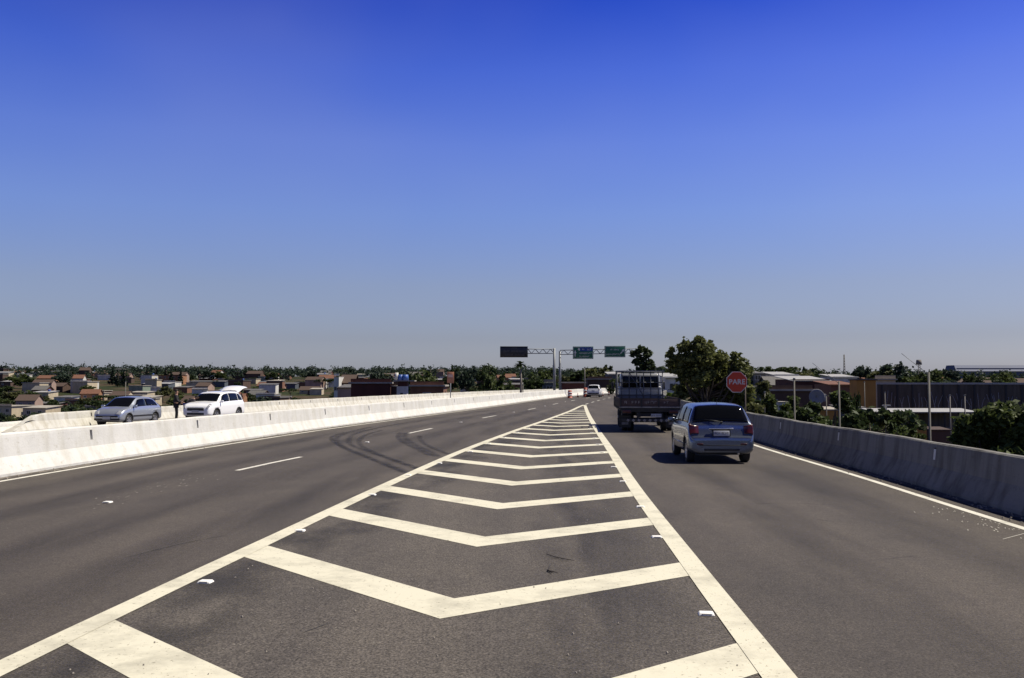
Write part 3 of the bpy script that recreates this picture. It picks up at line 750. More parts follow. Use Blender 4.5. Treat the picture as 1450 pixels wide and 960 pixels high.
def letters(b):
    rl = random.Random(5); x = -1.05
    while x < .95:
        w = rl.uniform(.06, .11)
        if abs(abs(x + w / 2) - .35) > .08 and rl.random() > .12:
            b.box((x + .012, -1.5605, 1.235), (.016, .008, .09), DIRTW)
            if rl.random() > .4: b.box((x + w / 2, -1.5605, 1.285), (w, .008, .02), DIRTW)
            if rl.random() > .4: b.box((x + w / 2, -1.5605, 1.235), (w * .8, .008, .02), DIRTW)
            if rl.random() > .5: b.box((x + w, -1.5605, 1.225), (.02, .008, .10), DIRTW)
        x += w + .05
part('lettering', letters, tg)
for sx in (-1, 1):
    part('side_board', lambda b: [b.box((sx * 1.225, 1.45, 1.22), (.04, 5.9, .36), TBOARD, 0, .008)] + [b.box((sx * 1.25, -1.3 + i * .92, 1.18), (.03, .06, .46), TR) for i in range(7)])
    part('tail_light', lambda b: [b.box((sx * .95, -1.56, .86), (.34, .05, .12), REDL, 0, .012), b.box((sx * .95, -1.545, .86), (.38, .04, .16), BLACK)])
    part('mudguard', lambda b: [b.box((sx * .98, -.62, .42), (.5, .015, .5), BLACK), b.box((sx * .98, -.63, .34), (.28, .012, .1), DIRTW)])
# barred rack over the front of the deck
RACK = mat('rack_paint', (.075, .08, .09), .6, .3)
def rack(b):
    for x in (-1.15, -.9, -.55, -.2, .12, .45, .8, 1.0):
        b.tube([(x, 3.9, 1.03), (x, 3.9, 2.55)], .022 if abs(x) < 1 else .032, RACK, 6)
    for z in (1.45, 1.75, 2.05, 2.53): b.tube([(-1.15, 3.9, z), (1.0, 3.9, z)], .024, RACK, 6)
    b.tube([(-.55, 3.9, 2.53), (.12, 3.9, 1.4)], .02, RACK, 6)
    for x in (-1.18,):
        for y in (2.3, 2.9, 3.4): b.tube([(x, y, 1.03), (x, y, 2.5)], .026, RACK, 6)
        for z in (1.55, 2.0, 2.5): b.tube([(x, 2.3, z), (x, 3.9, z)], .024, RACK, 6)
    b.box((-.03, 3.86, 2.58), (2.2, .05, .05), DIRTW)
    b.box((-.1, 3.93, 1.27), (2.1, .02, .46), mat('rack_sheet', (.09, .10, .13), .5, .4))
part('barred_rack', rack)
part('spare_wheel', lambda b: [b.tube([(-.55, 1.0, .62), (-.55, 1.0, .82)], .38, RUBBER, 20)])
part('load', lambda b: [b.box((.62, 3.2, 1.17), (.9, .5, .26), mat('dark_tarpaulin', (.02, .022, .028), .6), .1, .06), b.box((-.35, 2.9, 1.12), (.7, .6, .16), MATS['dark_tarpaulin'], -.1, .05)])
cab = part('cab', lambda b: [b.box((0, 5.25, 1.35), (2.0, 1.7, 1.05), CABW, 0, .07), b.box((0, 5.2, 2.12), (1.92, 1.55, .72), CABW, 0, .12, None, .95)])
part('rear_window', lambda b: [b.box((-.44, 4.41, 2.06), (.80, .03, .56), GLASS, 0, .03), b.box((.44, 4.41, 2.06), (.80, .03, .56), GLASS, 0, .03)], cab)
for sx in (-1, 1):
    part('door', lambda b: [b.box((sx * .99, 5.35, 1.5), (.05, .9, 1.1), CABW, 0, .02)], cab)
    part('side_window', lambda b: [b.box((sx * .965, 5.3, 2.1), (.03, .8, .42), GLASS, 0, .02, Euler((0, R(-sx * 2.6), 0)))], cab)
    part('mirror', lambda b: [b.tube([(sx * .98, 5.9, 1.95), (sx * 1.2, 6.0, 1.95)], .015, BLACK, 6), b.box((sx * 1.24, 6.0, 1.9), (.12, .08, .36), BLACK, 0, .02)], cab)
part('windscreen', lambda b: [b.box((0, 5.985, 2.08), (1.6, .03, .5), GLASS, 0, .02)], cab)
part('rear_bumper', lambda b: [b.box((0, -1.45, .50), (2.3, .08, .14), BLACK, 0, .01)] + [b.box((-.9 + i * .225, -1.496, .50), (.10, .01, .10), DIRTW, 0, 0, Euler((0, R(28), 0))) for i in range(9)] + [b.box((sx * .5, -1.4, .65), (.08, .06, .3), TR) for sx in (-1, 1)])
plate(rt, 0.25, -1.49, .70, 0, .42, .14)
for sx in (-1, 1):
    for y, xx in ((.25, .97), (.25, .70), (4.9, .93)):
        def wh(b):
            r_ = .42; rows = [[Vector((px, y + r_ * q * math.cos(a), r_ + r_ * q * math.sin(a))) for a in [k_ * 2 * math.pi / 28 for k_ in range(28)]] for px, q in ((sx * (xx - .12), .5), (sx * (xx - .12), .92), (sx * (xx - .09), 1), (sx * (xx + .09), 1), (sx * (xx + .12), .92), (sx * (xx + .11), .55), (sx * (xx + .04), .5), (sx * (xx + .04), .05))]
            b.grid(rows, RUBBER, True, True)
        w_ = part('wheel', wh); 
        part('rim', lambda b: [b.tube([(sx * (xx + .03), y, .42), (sx * (xx + .075), y, .42)], .21, DIRTW, 16), b.tube([(sx * (xx + .07), y, .42), (sx * (xx + .12), y, .42)], .08, RIM, 12)], w_)

# ------------------------------------------------------------------ people by the white car
def skin_mesh(name, V, E_, Rr, m, parent=None, root=0, sub=2):
    me = bpy.data.meshes.new(name); me.from_pydata(V, E_, []); o = bpy.data.objects.new(name, me); COL.objects.link(o)
    sk = o.modifiers.new('skin', 'SKIN'); o.modifiers.new('sub', 'SUBSURF').levels = sub
    for i, r_ in enumerate(Rr): me.skin_vertices[0].data[i].radius = r_ if isinstance(r_, tuple) else (r_, r_); me.skin_vertices[0].data[i].use_root = (i == root)
    bake(o, name); o.data.materials.clear(); o.data.materials.append(m)
    for f in o.data.polygons: f.use_smooth = True
    if parent: o.parent = parent
    return o
SKIN = mat('skin', (.30, .17, .11), .6); 
def person(loc, rz, label, J, shirt, trous, hairc=(.01, .008, .006), short=False, group=None):
    """J: joint positions, facing +Y"""
    root = empty('person', loc, rz); tag(root, label, 'person', group)
    names = ['pelvis', 'waist', 'chest', 'neck', 'head', 'crown', 'shl', 'ell', 'wrl', 'shr', 'elr', 'wrr', 'hil', 'knl', 'anl', 'tol', 'hir', 'knr', 'anr', 'tor']
    V = [J[n] for n in names]; I = {n: i for i, n in enumerate(names)}
    E_ = [('pelvis', 'waist'), ('waist', 'chest'), ('chest', 'neck'), ('neck', 'head'), ('head', 'crown'), ('chest', 'shl'), ('shl', 'ell'), ('ell', 'wrl'), ('chest', 'shr'), ('shr', 'elr'), ('elr', 'wrr'),
          ('pelvis', 'hil'), ('hil', 'knl'), ('knl', 'anl'), ('anl', 'tol'), ('pelvis', 'hir'), ('hir', 'knr'), ('knr', 'anr'), ('anr', 'tor')]
    Rr = dict(pelvis=.13, waist=.115, chest=.13, neck=.055, head=.095, crown=.075, shl=.062, ell=.042, wrl=.030, shr=.062, elr=.042, wrr=.030, hil=.088, knl=.056, anl=.040, tol=.035, hir=.088, knr=.056, anr=.040, tor=.035)
    V = [Vector(v) for v in V]; E2 = [(I[a], I[c]) for a, c in E_]; RR = [Rr[n] for n in names]
    # hands: palm and five fingers on each wrist
    for wn, en in (('wrl', 'ell'), ('wrr', 'elr')):
        d = (Vector(J[wn]) - Vector(J[en])).normalized(); sd_ = d.cross(Vector((0, 1, .2))).normalized()
        pi_ = len(V); V.append(Vector(J[wn]) + d * .075); RR.append((.036, .018)); E2.append((I[wn], pi_))
        for k_, (o_, l_) in enumerate(((-.027, .075), (-.009, .085), (.009, .08), (.027, .065))):
            V.append(V[pi_] + d * .04 + sd_ * o_); RR.append(.0095); E2.append((pi_, len(V) - 1))
            V.append(V[-1] + d * l_ * .6 + Vector((0, .015, 0))); RR.append(.008); E2.append((len(V) - 2, len(V) - 1))
        V.append(V[pi_] + sd_ * -.045 + d * .02); RR.append(.011); E2.append((pi_, len(V) - 1))
    body = skin_mesh('body', V, E2, RR, SKIN, root)
    def sub(names_, edges, rad, nm, m):
        ii = {n: i for i, n in enumerate(names_)}
        return skin_mesh(nm, [J[n] for n in names_], [(ii[a], ii[c]) for a, c in edges], [rad[n] for n in names_], m, root)
    J['ml'] = tuple(Vector(J['shl']).lerp(Vector(J['ell']), .75 if short else 1)); J['mr'] = tuple(Vector(J['shr']).lerp(Vector(J['elr']), .75 if short else 1))
    if not short: J['nl'], J['nr'] = J['wrl'], J['wrr']
    sub(['pelvis', 'waist', 'chest', 'shl', 'ml', 'shr', 'mr'] + ([] if short else ['nl', 'nr']), [('pelvis', 'waist'), ('waist', 'chest'), ('chest', 'shl'), ('shl', 'ml'), ('chest', 'shr'), ('shr', 'mr')] + ([] if short else [('ml', 'nl'), ('mr', 'nr')]),
        dict(pelvis=.165, waist=.155, chest=.17, shl=.092, ml=.068, shr=.092, mr=.068, nl=.052, nr=.052), 'shirt' if short else 'jacket', shirt)
    if short:
        for s_ in 'lr': J['e' + s_] = tuple(Vector(J['hi' + s_]).lerp(Vector(J['kn' + s_]), .9))
        sub(['pelvis', 'hil', 'el', 'hir', 'er'], [('pelvis', 'hil'), ('hil', 'el'), ('pelvis', 'hir'), ('hir', 'er')], dict(pelvis=.145, hil=.105, el=.085, hir=.105, er=.085), 'shorts', trous)
    else:
        sub(['pelvis', 'hil', 'knl', 'anl', 'hir', 'knr', 'anr'], [('pelvis', 'hil'), ('hil', 'knl'), ('knl', 'anl'), ('pelvis', 'hir'), ('hir', 'knr'), ('knr', 'anr')],
            dict(pelvis=.14, hil=.105, knl=.075, anl=.065, hir=.105, knr=.075, anr=.065), 'trousers', trous)
    for s_ in 'lr':
        a, t = Vector(J['an' + s_]), Vector(J['to' + s_]); b = MB(); b.box((a + t) / 2 + Vector((0, .01, -.012)), (.10, .27, .085), BLACK, 0, .03); b.build('shoe', None, root)
    hd, crn = Vector(J['head']), Vector(J['crown']); b = MB(); b2 = bmesh.new(); bmesh.ops.create_icosphere(b2, subdivisions=3, radius=.112)
    for v in list(b2.verts):
        if v.co.z < -.02 + .05 * (v.co.y > .04): v.co.z *= .3
        if v.co.y > .06 and v.co.z < .05: v.co.y = .05
    up = (crn - hd).normalized()
    bmesh.ops.transform(b2, matrix=Matrix.Translation(hd + up * .055 + Vector((0, -.012, 0))), verts=b2.verts); b.merge(b2, mat('dark_hair', hairc, .8), True); b.build('hair', None, root)
    b = MB(); fc = hd + Vector((0, .09, .01))
    b.box(fc + Vector((0, .018, -.01)), (.028, .04, .045), SKIN, 0, .01); 
    for sx in (-1, 1): b.box(fc + Vector((sx * .034, 0, .02)), (.022, .012, .01), BLACK, 0, .003); b.box(hd + Vector((sx * .098, 0, .005)), (.02, .035, .06), SKIN, 0, .008)
    b.box(fc + Vector((0, .0, -.052)), (.045, .012, .01), mat('lips', (.2, .07, .06), .6), 0, .003); b.build('face', None, root)
    return root
base = dict(pelvis=(0, 0, .95), waist=(0, .01, 1.12), chest=(0, .0, 1.36), neck=(0, 0, 1.50), head=(0, .02, 1.62), crown=(0, .015, 1.70),
            shl=(-.19, 0, 1.41), ell=(-.24, .03, 1.14), wrl=(-.20, .24, 1.02), shr=(.19, 0, 1.41), elr=(.24, .05, 1.14), wrr=(.2, .28, 1.08),
            hil=(-.10, 0, .90), knl=(-.11, .03, .50), anl=(-.12, 0, .09), tol=(-.13, .16, .05), hir=(.10, 0, .90), knr=(.11, .05, .50), anr=(.12, .02, .09), tor=(.14, .18, .05))
pz = oz(-18, 51)
person((-18.3, 51.4, pz), R(-70), 'person in dark jacket and trousers standing upright at the white car front', dict(base),
       mat('black_jacket', (.022, .02, .022), .85), mat('dark_trousers', (.015, .016, .02), .85))
bent = dict(pelvis=(0, -.05, .90), waist=(0, .08, 1.04), chest=(0, .26, 1.18), neck=(0, .37, 1.25), head=(0, .47, 1.29), crown=(0, .52, 1.35),
            shl=(-.19, .28, 1.20), ell=(-.22, .38, .94), wrl=(-.14, .55, .80), shr=(.19, .28, 1.20), elr=(.22, .40, .94), wrr=(.14, .58, .82),
            hil=(-.10, -.05, .86), knl=(-.12, .08, .47), anl=(-.12, -.02, .09), tol=(-.13, .14, .05), hir=(.10, -.05, .86), knr=(.12, .10, .47), anr=(.12, 0, .09), tor=(.14, .16, .05))
person((-17.75, 51.6, pz), R(-62), 'person in dark shirt and blue shorts bending towards the white car bonnet', bent,
       mat('charcoal_shirt', (.03, .025, .03), .85), mat('blue_cloth', (.02, .035, .22), .85), short=True)

# ------------------------------------------------------------------ stop sign and posts
REDS = mat('sign_red', (.52, .045, .008), .55); SWHITE = mat('sign_white', (.62, .60, .56), .6); GALV = mat('galvanised_steel', (.19, .20, .21), .55, .3)
Z_ = 33.0; p = dp(1043, 541, Z_); s_ = empty('stop_sign', (p.x + .32, Z_ + .08, -.6), R(4)); tag(s_, 'red octagonal stop sign lettered PARE above the right hand wall', 'sign')
b = MB(); b.tube([(0, 0, 0), (0, 0, p.z + .85)], .024, mat('brown_post', (.09, .07, .055), .8), 10); b.build('post', None, s_)
def octa(r_): return [(r_ * math.cos(R(22.5 + 45 * i)), r_ * math.sin(R(22.5 + 45 * i))) for i in range(8)]
zc = p.z + .6
b = MB(); b.prism([(x - .32, z + zc) for x, z in octa(.395)], .012, SWHITE, 'y', -.062); o = b.build('sign_border', None, s_)
b = MB(); b.prism([(x - .32, z + zc) for x, z in octa(.37)], .006, REDS, 'y', -.0682); o2 = b.build('sign_face', None, s_)
b = MB(); b.tube([(-.55, -.04, zc - .12), (.04, -.02, zc - .12)], .02, GALV, 6); b.tube([(-.55, -.04, zc + .12), (.04, -.02, zc + .12)], .02, GALV, 6); b.build('bracket', None, s_)
def text(s, size, m, parent, loc, rot=(R(90), 0, 0), name='lettering', bold=0):
    cu = bpy.data.curves.new(name, 'FONT'); cu.body = s; cu.size = size; cu.align_x = 'CENTER'; cu.align_y = 'CENTER'; cu.extrude = .002; cu.offset = bold
    o = bpy.data.objects.new(name, cu); COL.objects.link(o)
    dg = bpy.context.evaluated_depsgraph_get(); dg.update(); me = bpy.data.meshes.new_from_object(o.evaluated_get(dg)); bpy.data.objects.remove(o)
    o = bpy.data.objects.new(name, me); COL.objects.link(o); me.materials.clear(); me.materials.append(m); o.parent = parent; o.location = loc; o.rotation_euler = rot; return o
for i, ch in enumerate('PARE'): text(ch, .25, SWHITE, s_, (-.32 + (-.225, -.068, .09, .235)[i], -.0745, zc), name='letter', bold=.004)

# ------------------------------------------------------------------ sign gantries
GREEN = mat('sign_green', (.006, .095, .045), .45); BLUE = mat('sign_blue', (.012, .05, .22), .45); SBACK = mat('panel_grey', (.08, .085, .09), .6)
def truss(b, p0, p1, h=.55, w=.45, n=10):
    p0, p1 = Vector(p0), Vector(p1); d = (p1 - p0); s__ = d.normalized().cross(Vector((0, 0, 1))) * w / 2; up = Vector((0, 0, h / 2))
    cs = [s__ + up, s__ - up, -s__ + up, -s__ - up]
    for c_ in cs: b.tube([p0 + c_, p1 + c_], .05, GALV, 6)
    for i in range(n):
        a, e_ = p0 + d * (i / n), p0 + d * ((i + 1) / n)
        for s2 in (1, -1):
            if i % 2: b.tube([a + s__ * s2 + up, e_ + s__ * s2 - up], .028, GALV, 5)
            else: b.tube([a + s__ * s2 - up, e_ + s__ * s2 + up], .028, GALV, 5)
        b.tube([a + s__ + up, e_ - s__ + up], .025, GALV, 5)
def panel(name, x, z, w, h, m, par, y=-.36):
    b = MB(); b.box((x, y, z), (w, .06, h), m, 0, .01); o = b.build(name, None, par)
    b = MB(); t_ = .045
    for a, c_, e_, g_ in ((x, z + h / 2 - .09, w - .18, t_), (x, z - h / 2 + .09, w - .18, t_), (x - w / 2 + .09, z, t_, h - .18), (x + w / 2 - .09, z, t_, h - .18)): b.box((a, y - .034, c_), (e_, .012, g_), SWHITE)
    b.build('border', None, o); return o
def scribble(par, x, z, w, h, seed, y=-.395, m=None):     # lettering too small to read in the photograph
    rl = random.Random(seed); b = MB(); q = x - w / 2
    while q < x + w / 2 - .08:
        ww = rl.uniform(.10, .17)
        if rl.random() > .12:
            b.box((q + .02, y, z), (.035, .012, h * rl.choice((1, 1, .7))), m or SWHITE)
            b.box((q + ww / 2, y, z + h * rl.choice((.4, 0, -.4))), (ww * .8, .012, .04), m or SWHITE)
            if rl.random() > .5: b.box((q + ww * .8, y, z), (.03, .012, h * .7), m or SWHITE)
        q += ww + .05
    b.build('lettering', None, par)
Zg = 128.0; pb = dp(785, 560, Zg); ptop = dp(785, 493, Zg)
g1 = empty('sign_gantry', (pb.x, Zg, 0), R(3)); tag(g1, 'cantilever gantry with a dark display panel reaching left over the carriageway', 'sign gantry')
zt = ptop.z
b = MB(); b.tube([(0, 0, -.3), (0, 0, zt)], [.19, .16], GALV, 12); b.box((0, 0, .02), (.9, .9, .12), GALV, 0, .02); b.build('post', None, g1)
sc_ = Zg / F
b = MB(); truss(b, ((747 - 785) * sc_ - 3.6, 0, zt - .42), (0, 0, zt - .42), .6, .5, 14); b.build('truss_arm', None, g1)
xc = (727.5 - 785) * sc_; zc = zt - .55
b = MB(); b.box((xc, -.42, zc), (39 * sc_, .32, 15 * sc_), mat('display_black', (.007, .007, .008), .35), 0, .03); vm = b.build('display_panel', None, g1)
b = MB(); 
for j in range(5): b.box((xc, -.585, zc - .45 + j * .22), (3.2, .01, .035), mat('display_dots', (.035, .034, .036), .6))
b.build('dot_rows', None, vm)
scribble(vm, xc, zc + .12, 2.9, .3, 3, -.592, mat('display_text_dull', (.10, .095, .09), .6)); scribble(vm, xc, zc - .38, 2.7, .26, 4, -.592, MATS['display_text_dull'])
b = MB(); b.box((xc, -.60, zc + 15 * sc_ / 2 + .02), (39 * sc_, .5, .04), SBACK, 0, .01); b.build('hood', None, vm)
Zp = 131.0; pa = dp(793, 556, Zp); pt = dp(793, 497, Zp); pr_ = dp(907, 495, Zp)
g2 = empty('sign_gantry', (pa.x, Zp, 0), 0); tag(g2, 'portal gantry spanning the road carrying two green direction signs', 'sign gantry')
zt = pt.z; xr = pr_.x - pa.x; sc_ = Zp / F
b = MB(); b.tube([(0, 0, -.3), (0, 0, zt)], [.18, .15], GALV, 12); b.box((0, 0, .02), (.9, .9, .12), GALV, 0, .02); b.build('post', None, g2)
b = MB(); b.tube([(xr, 0, -.3), (xr, 0, zt + .2)], [.18, .15], GALV, 12); b.box((xr, 0, .02), (.9, .9, .12), GALV, 0, .02); b.build('post', None, g2)
b = MB(); truss(b, (0, 0, zt - .2), (xr, 0, zt + .05), .6, .5, 20); b.build('truss_beam', None, g2)
x0 = (825.5 - 793) * sc_; z0_ = dp(825, 499.5, Zp).z
o = panel('direction_sign', x0, z0_, 29 * sc_, 17.5 * sc_, GREEN, g2)
b = MB(); b.box((x0 + .45, -.4, z0_ + .48), (1.75, .014, .55), BLUE); b.build('blue_patch', None, o)
scribble(o, x0 + .5, z0_ + .46, 1.3, .24, 11, -.412); scribble(o, x0 + .3, z0_ - .08, 1.7, .22, 12); scribble(o, x0 + .25, z0_ - .52, 1.5, .22, 13)
b = MB(); b.box((x0 - .55, -.4, z0_ + .47), (.3, .014, .3), SWHITE, 0, 0, Euler((0, R(45), 0))); b.build('shield_mark', None, o)
def arrow(par, x, z, ang, L_=.9, name='arrow'):
    b = MB(); pts = [(-.06, -L_ / 2), (.06, -L_ / 2), (.06, .08), (.2, .02), (0, L_ / 2), (-.2, .02), (-.06, .08)]; ca, sa = math.cos(ang), math.sin(ang)
    b.prism([(x + px * ca + pz_ * sa, z - px * sa + pz_ * ca) for px, pz_ in pts], .012, SWHITE, 'y', -.406); b.build(name, None, par)
arrow(o, x0 - 1.1, z0_ - .1, 0)
x1 = (870.5 - 793) * sc_; z1_ = dp(870, 498, Zp).z
o = panel('direction_sign', x1, z1_, 29.5 * sc_, 16 * sc_, GREEN, g2)
scribble(o, x1 - .05, z1_ + .28, 1.2, .24, 21); scribble(o, x1 - .3, z1_ - .38, 1.9, .24, 22); arrow(o, x1 + 1.05, z1_ + .05, R(40))
# small orange warning panel on a post behind the median
Z_ = 72.0; p = dp(638, 535, Z_); s_ = empty('roadside_sign', (p.x, Z_, -.4)); tag(s_, 'small upright orange panel on a grey post beyond the left wall', 'sign')
b = MB(); b.tube([(0, 0, 0), (0, 0, p.z + .55)], .035, GALV, 8); b.build('post', None, s_)
b = MB(); b.box((0, -.05, p.z + .42), (.52, .03, .85), mat('orange_sign', (.62, .27, .14), .6, 0, .3, 6), 0, .01, None); b.box((0, -.068, p.z + .55), (.34, .008, .22), mat('orange_pale', (.75, .5, .36), .6)); b.build('panel', None, s_)

# traffic barrels and cones at the works ahead
ORG = mat('cone_orange', (.30, .06, .03), .55); WHT = mat('cone_white', (.7, .7, .68), .5)
def lathe(b, prof, m, n=16):
    rows = [[(r_ * math.cos(a), r_ * math.sin(a), z) for a in [k_ * 2 * math.pi / n for k_ in range(n)]] for r_, z in prof]
    V = b.grid(rows, m, True, True)
    for r_ in (V[0], V[-1]): b.bm.faces.new(r_).material_index = b.mi(m)
def barrel(h, r_):
    e = empty('traffic_barrel', (0, 0, 0)); b = MB(); lathe(b, [(r_ * 1.15, 0), (r_ * 1.15, .05), (r_, .06), (r_ * .95, h * .5), (r_ * .8, h - .04), (r_ * .5, h)], ORG); b.build('body', None, e)
    for z in (.3, .62):
        b = MB(); q = r_ * (1.012 - .17 * z * z); lathe(b, [(q, h * z), (q * .985, h * (z + .14))], WHT); b.build('reflective_band', None, e)
    return e
def cone(h=.75):
    e = empty('traffic_cone', (0, 0, 0)); b = MB(); b.box((0, 0, .02), (.4, .4, .04), BLACK, 0, .01); b.build('base', None, e)
    b = MB(); lathe(b, [(.15, .04), (.03, h)], ORG); b.build('body', None, e); b = MB(); lathe(b, [(.115, h * .35), (.082, h * .6)], WHT); b.build('reflective_band', None, e); return e
for px, py, Y, h, r_, lab in ((807, 563, 118, 1.0, .3, 'orange and white traffic barrel just right of the gantry posts'), (829, 561, 128, 1.25, .3, 'tall dark orange barrel left of the distant white car')):
    e = barrel(h, r_); p = dp(px, py, Y); e.location = (p.x, Y, .005); tag(e, lab, 'traffic barrel', 'barrels at the road works')
c0 = cone(); 
for i, (px, Y, lab) in enumerate(((853.5, 135, 'orange traffic cone directly right of the distant white car'), (862, 141, 'orange traffic cone second to the right of the distant white car'), (872, 148, 'orange traffic cone nearest the left edge of the truck'), (818, 124, 'orange traffic cone between the two traffic barrels'))):
    e = c0 if i == 0 else copy_tree(c0); e.location = ((px - 725) / F * Y, Y, .005); e.scale = (.8, .8, .8); tag(e, lab, 'traffic cone', 'cones at the road works')

# ------------------------------------------------------------------ vegetation
def leafmat(name, c, c2):
    m = mat(name, c, .6, 0, 0, .8, 0, 0, c2, None, .35, .25); n = m.node_tree; b = n.nodes['Principled BSDF']
    tr = n.nodes.new('ShaderNodeBsdfTranslucent'); mx = n.nodes.new('ShaderNodeMixShader'); mx.inputs[0].default_value = .35
    src = b.inputs['Base Color'].links[0].from_socket; n.links.new(src, tr.inputs[0])
    out = n.nodes['Material Output']; n.links.new(b.outputs[0], mx.inputs[1]); n.links.new(tr.outputs[0], mx.inputs[2]); n.links.new(mx.outputs[0], out.inputs[0]); return m
LEAF = [leafmat('leaf_dark', (.055, .078, .026), (.030, .046, .016)), leafmat('leaf_mid', (.085, .108, .030), (.046, .066, .020)),
        leafmat('leaf_olive', (.12, .125, .045), (.065, .072, .026)), leafmat('leaf_blue', (.038, .058, .034), (.024, .038, .026)), leafmat('leaf_bright', (.10, .15, .02), (.06, .09, .015)), leafmat('leaf_roadside', (.165, .175, .058), (.070, .082, .026))]
BARK = mat('bark', (.11, .085, .065), .95, 0, .5, 3, .4); BARKL = mat('pale_bark', (.24, .21, .17), .9, 0, .4, 3, .4)
def leaves(b, lobes, n, size, m, rn, asp=1.8):
    im = b.mi(m); tot = sum(l[1][0] * l[1][1] + l[1][2] ** 2 for l in lobes)
    for c, r_ in lobes:
        k_ = int(n * (r_[0] * r_[1] + r_[2] ** 2) / tot); nb = max(3, k_ // 16)
        bl = []
        for _ in range(nb):
            d = Vector((rn.gauss(0, 1), rn.gauss(0, 1), rn.gauss(0, 1))).normalized(); q = rn.random() ** .35 * rn.uniform(.75, 1.1)
            bl.append(Vector(c) + Vector((d.x * r_[0] * q, d.y * r_[1] * q, d.z * r_[2] * q)))
        sr = min(r_) * .24
        for _ in range(k_):
            o = rn.choice(bl); p = o + Vector((rn.gauss(0, sr), rn.gauss(0, sr), rn.gauss(0, sr * .8)))
            s = size * rn.uniform(.6, 1.4); a = Vector((rn.gauss(0, 1), rn.gauss(0, 1), rn.gauss(0, .6))).normalized(); u = a.cross(Vector((rn.gauss(0, 1), rn.gauss(0, 1), rn.gauss(0, 1)))).normalized()
            a = a * s * asp * .5; u = u * s * .5
            f = b.bm.faces.new([b.bm.verts.new(p - a), b.bm.verts.new(p + u), b.bm.verts.new(p + a), b.bm.verts.new(p - u)]); f.material_index = im
def branches(b, base, top, lobes, r0, m, rn):
    base, top = Vector(base), Vector(top); mid = base.lerp(top, .5) + Vector((rn.gauss(0, .04), rn.gauss(0, .04), 0)) * (top - base).length
    b.tube([base, base.lerp(mid, .5), mid, top], [r0 * 1.25, r0, r0 * .8, r0 * .45], m, 8)
    for c, r_ in lobes:
        c = Vector(c); s = base.lerp(top, rn.uniform(.55, .95)) if (top - base).length > 0 else base
        q = s.lerp(c, .5) + Vector((0, 0, -.08 * (c - s).length)); b.tube([s, q, c + Vector((0, 0, r_[2] * .3))], [r0 * .45, r0 * .3, r0 * .1], m, 5)
def crown_mesh(kind, seed, n, size, leaf, h=1.0):
    """unit tree 1 m high"""
    rn = random.Random(seed)
    if kind == 'broad':
        lobes = [((rn.uniform(-.26, .26), rn.uniform(-.26, .26), rn.uniform(.45, .82)), (rn.uniform(.14, .24), rn.uniform(.14, .24), rn.uniform(.11, .18))) for _ in range(9)]; tr_ = .3
    elif kind == 'tall':
        lobes = [((rn.gauss(0, .09), rn.gauss(0, .09), .30 + .62 * i / 8), (rn.uniform(.10, .19) * (1.15 - i * .08),) * 2 + (rn.uniform(.08, .13),)) for i in range(9)]; tr_ = .3
    elif kind == 'flat':
        lobes = [((rn.uniform(-.5, .5), rn.uniform(-.5, .5), rn.uniform(.68, .84)), (rn.uniform(.2, .3), rn.uniform(.2, .3), rn.uniform(.08, .14))) for _ in range(10)]; tr_ = .4
    elif kind == 'conifer':
        lobes = [((0, 0, .12 + .84 * i / 10), (.20 * (1.05 - i * .095),) * 2 + (.05,)) for i in range(11)]; tr_ = .2
    else:
        lobes = [((rn.uniform(-.38, .38), rn.uniform(-.38, .38), rn.uniform(.25, .75)), (rn.uniform(.2, .3), rn.uniform(.2, .3), rn.uniform(.18, .26))) for _ in range(8)]; tr_ = .15
    a = MB(); leaves(a, lobes, n, size, leaf, rn); b = MB(); branches(b, (0, 0, -.05), (0, 0, .62 if kind != 'conifer' else .98), lobes if kind not in ('conifer',) else [], .028, BARK, rn)
    return a, b
TREES = {}
def tree_proto(kind, seed, n, size, leaf):
    key = (kind, seed, leaf.name)
    if key not in TREES:
        a, b = crown_mesh(kind, seed, n, size, leaf); oa = a.build('crown'); ob = b.build('trunk'); TREES[key] = (oa.data, ob.data)
        bpy.data.objects.remove(oa); bpy.data.objects.remove(ob)
    return TREES[key]
def put_tree(loc, h, w, kind, seed, leaf, label, group=None, n=900, size=.05, cat='tree', name=None):
    ma, mb_ = tree_proto(kind, seed, n, size, leaf)
    e = empty(name or {'broad': 'broadleaf_tree', 'tall': 'tall_tree', 'flat': 'spreading_tree', 'conifer': 'conifer_tree', 'bush': 'bush'}[kind], loc, random.uniform(0, 6.28)); tag(e, label, cat, group)
    for nm, me in (('crown', ma), ('trunk', mb_)):
        o = bpy.data.objects.new(nm, me); COL.objects.link(o); o.parent = e; o.scale = (w, w, h)
    return e
def custom_tree(name, loc, lobes, n, size, leaf, label, base=None, r0=.16, bark=BARK, seed=1, cat='tree', top=None):
    rn = random.Random(seed); e = empty(name, loc); tag(e, label, cat)
    a = MB(); leaves(a, lobes, n, size, leaf, rn); a.build('crown', None, e)
    cz_ = max(l[0][2] for l in lobes); b = MB(); branches(b, base or (0, 0, -.3), top or (0, 0, cz_ * .75), lobes, r0, bark, rn); b.build('trunk', None, e); return e
def lob(cx, cy, Y, rpx, rpy, x0, z0, dy=0):    # lobe of a crown, given where it sits in the photo
    p = dp(cx, cy, Y); s = Y / F; return ((p.x - x0, dy, p.z - z0), (rpx * s, (rpx + rpy) / 2 * s, rpy * s))
Y = 64; x0 = dp(1000, 540, Y).x; z0 = gz(x0, Y)
rn = random.Random(4)
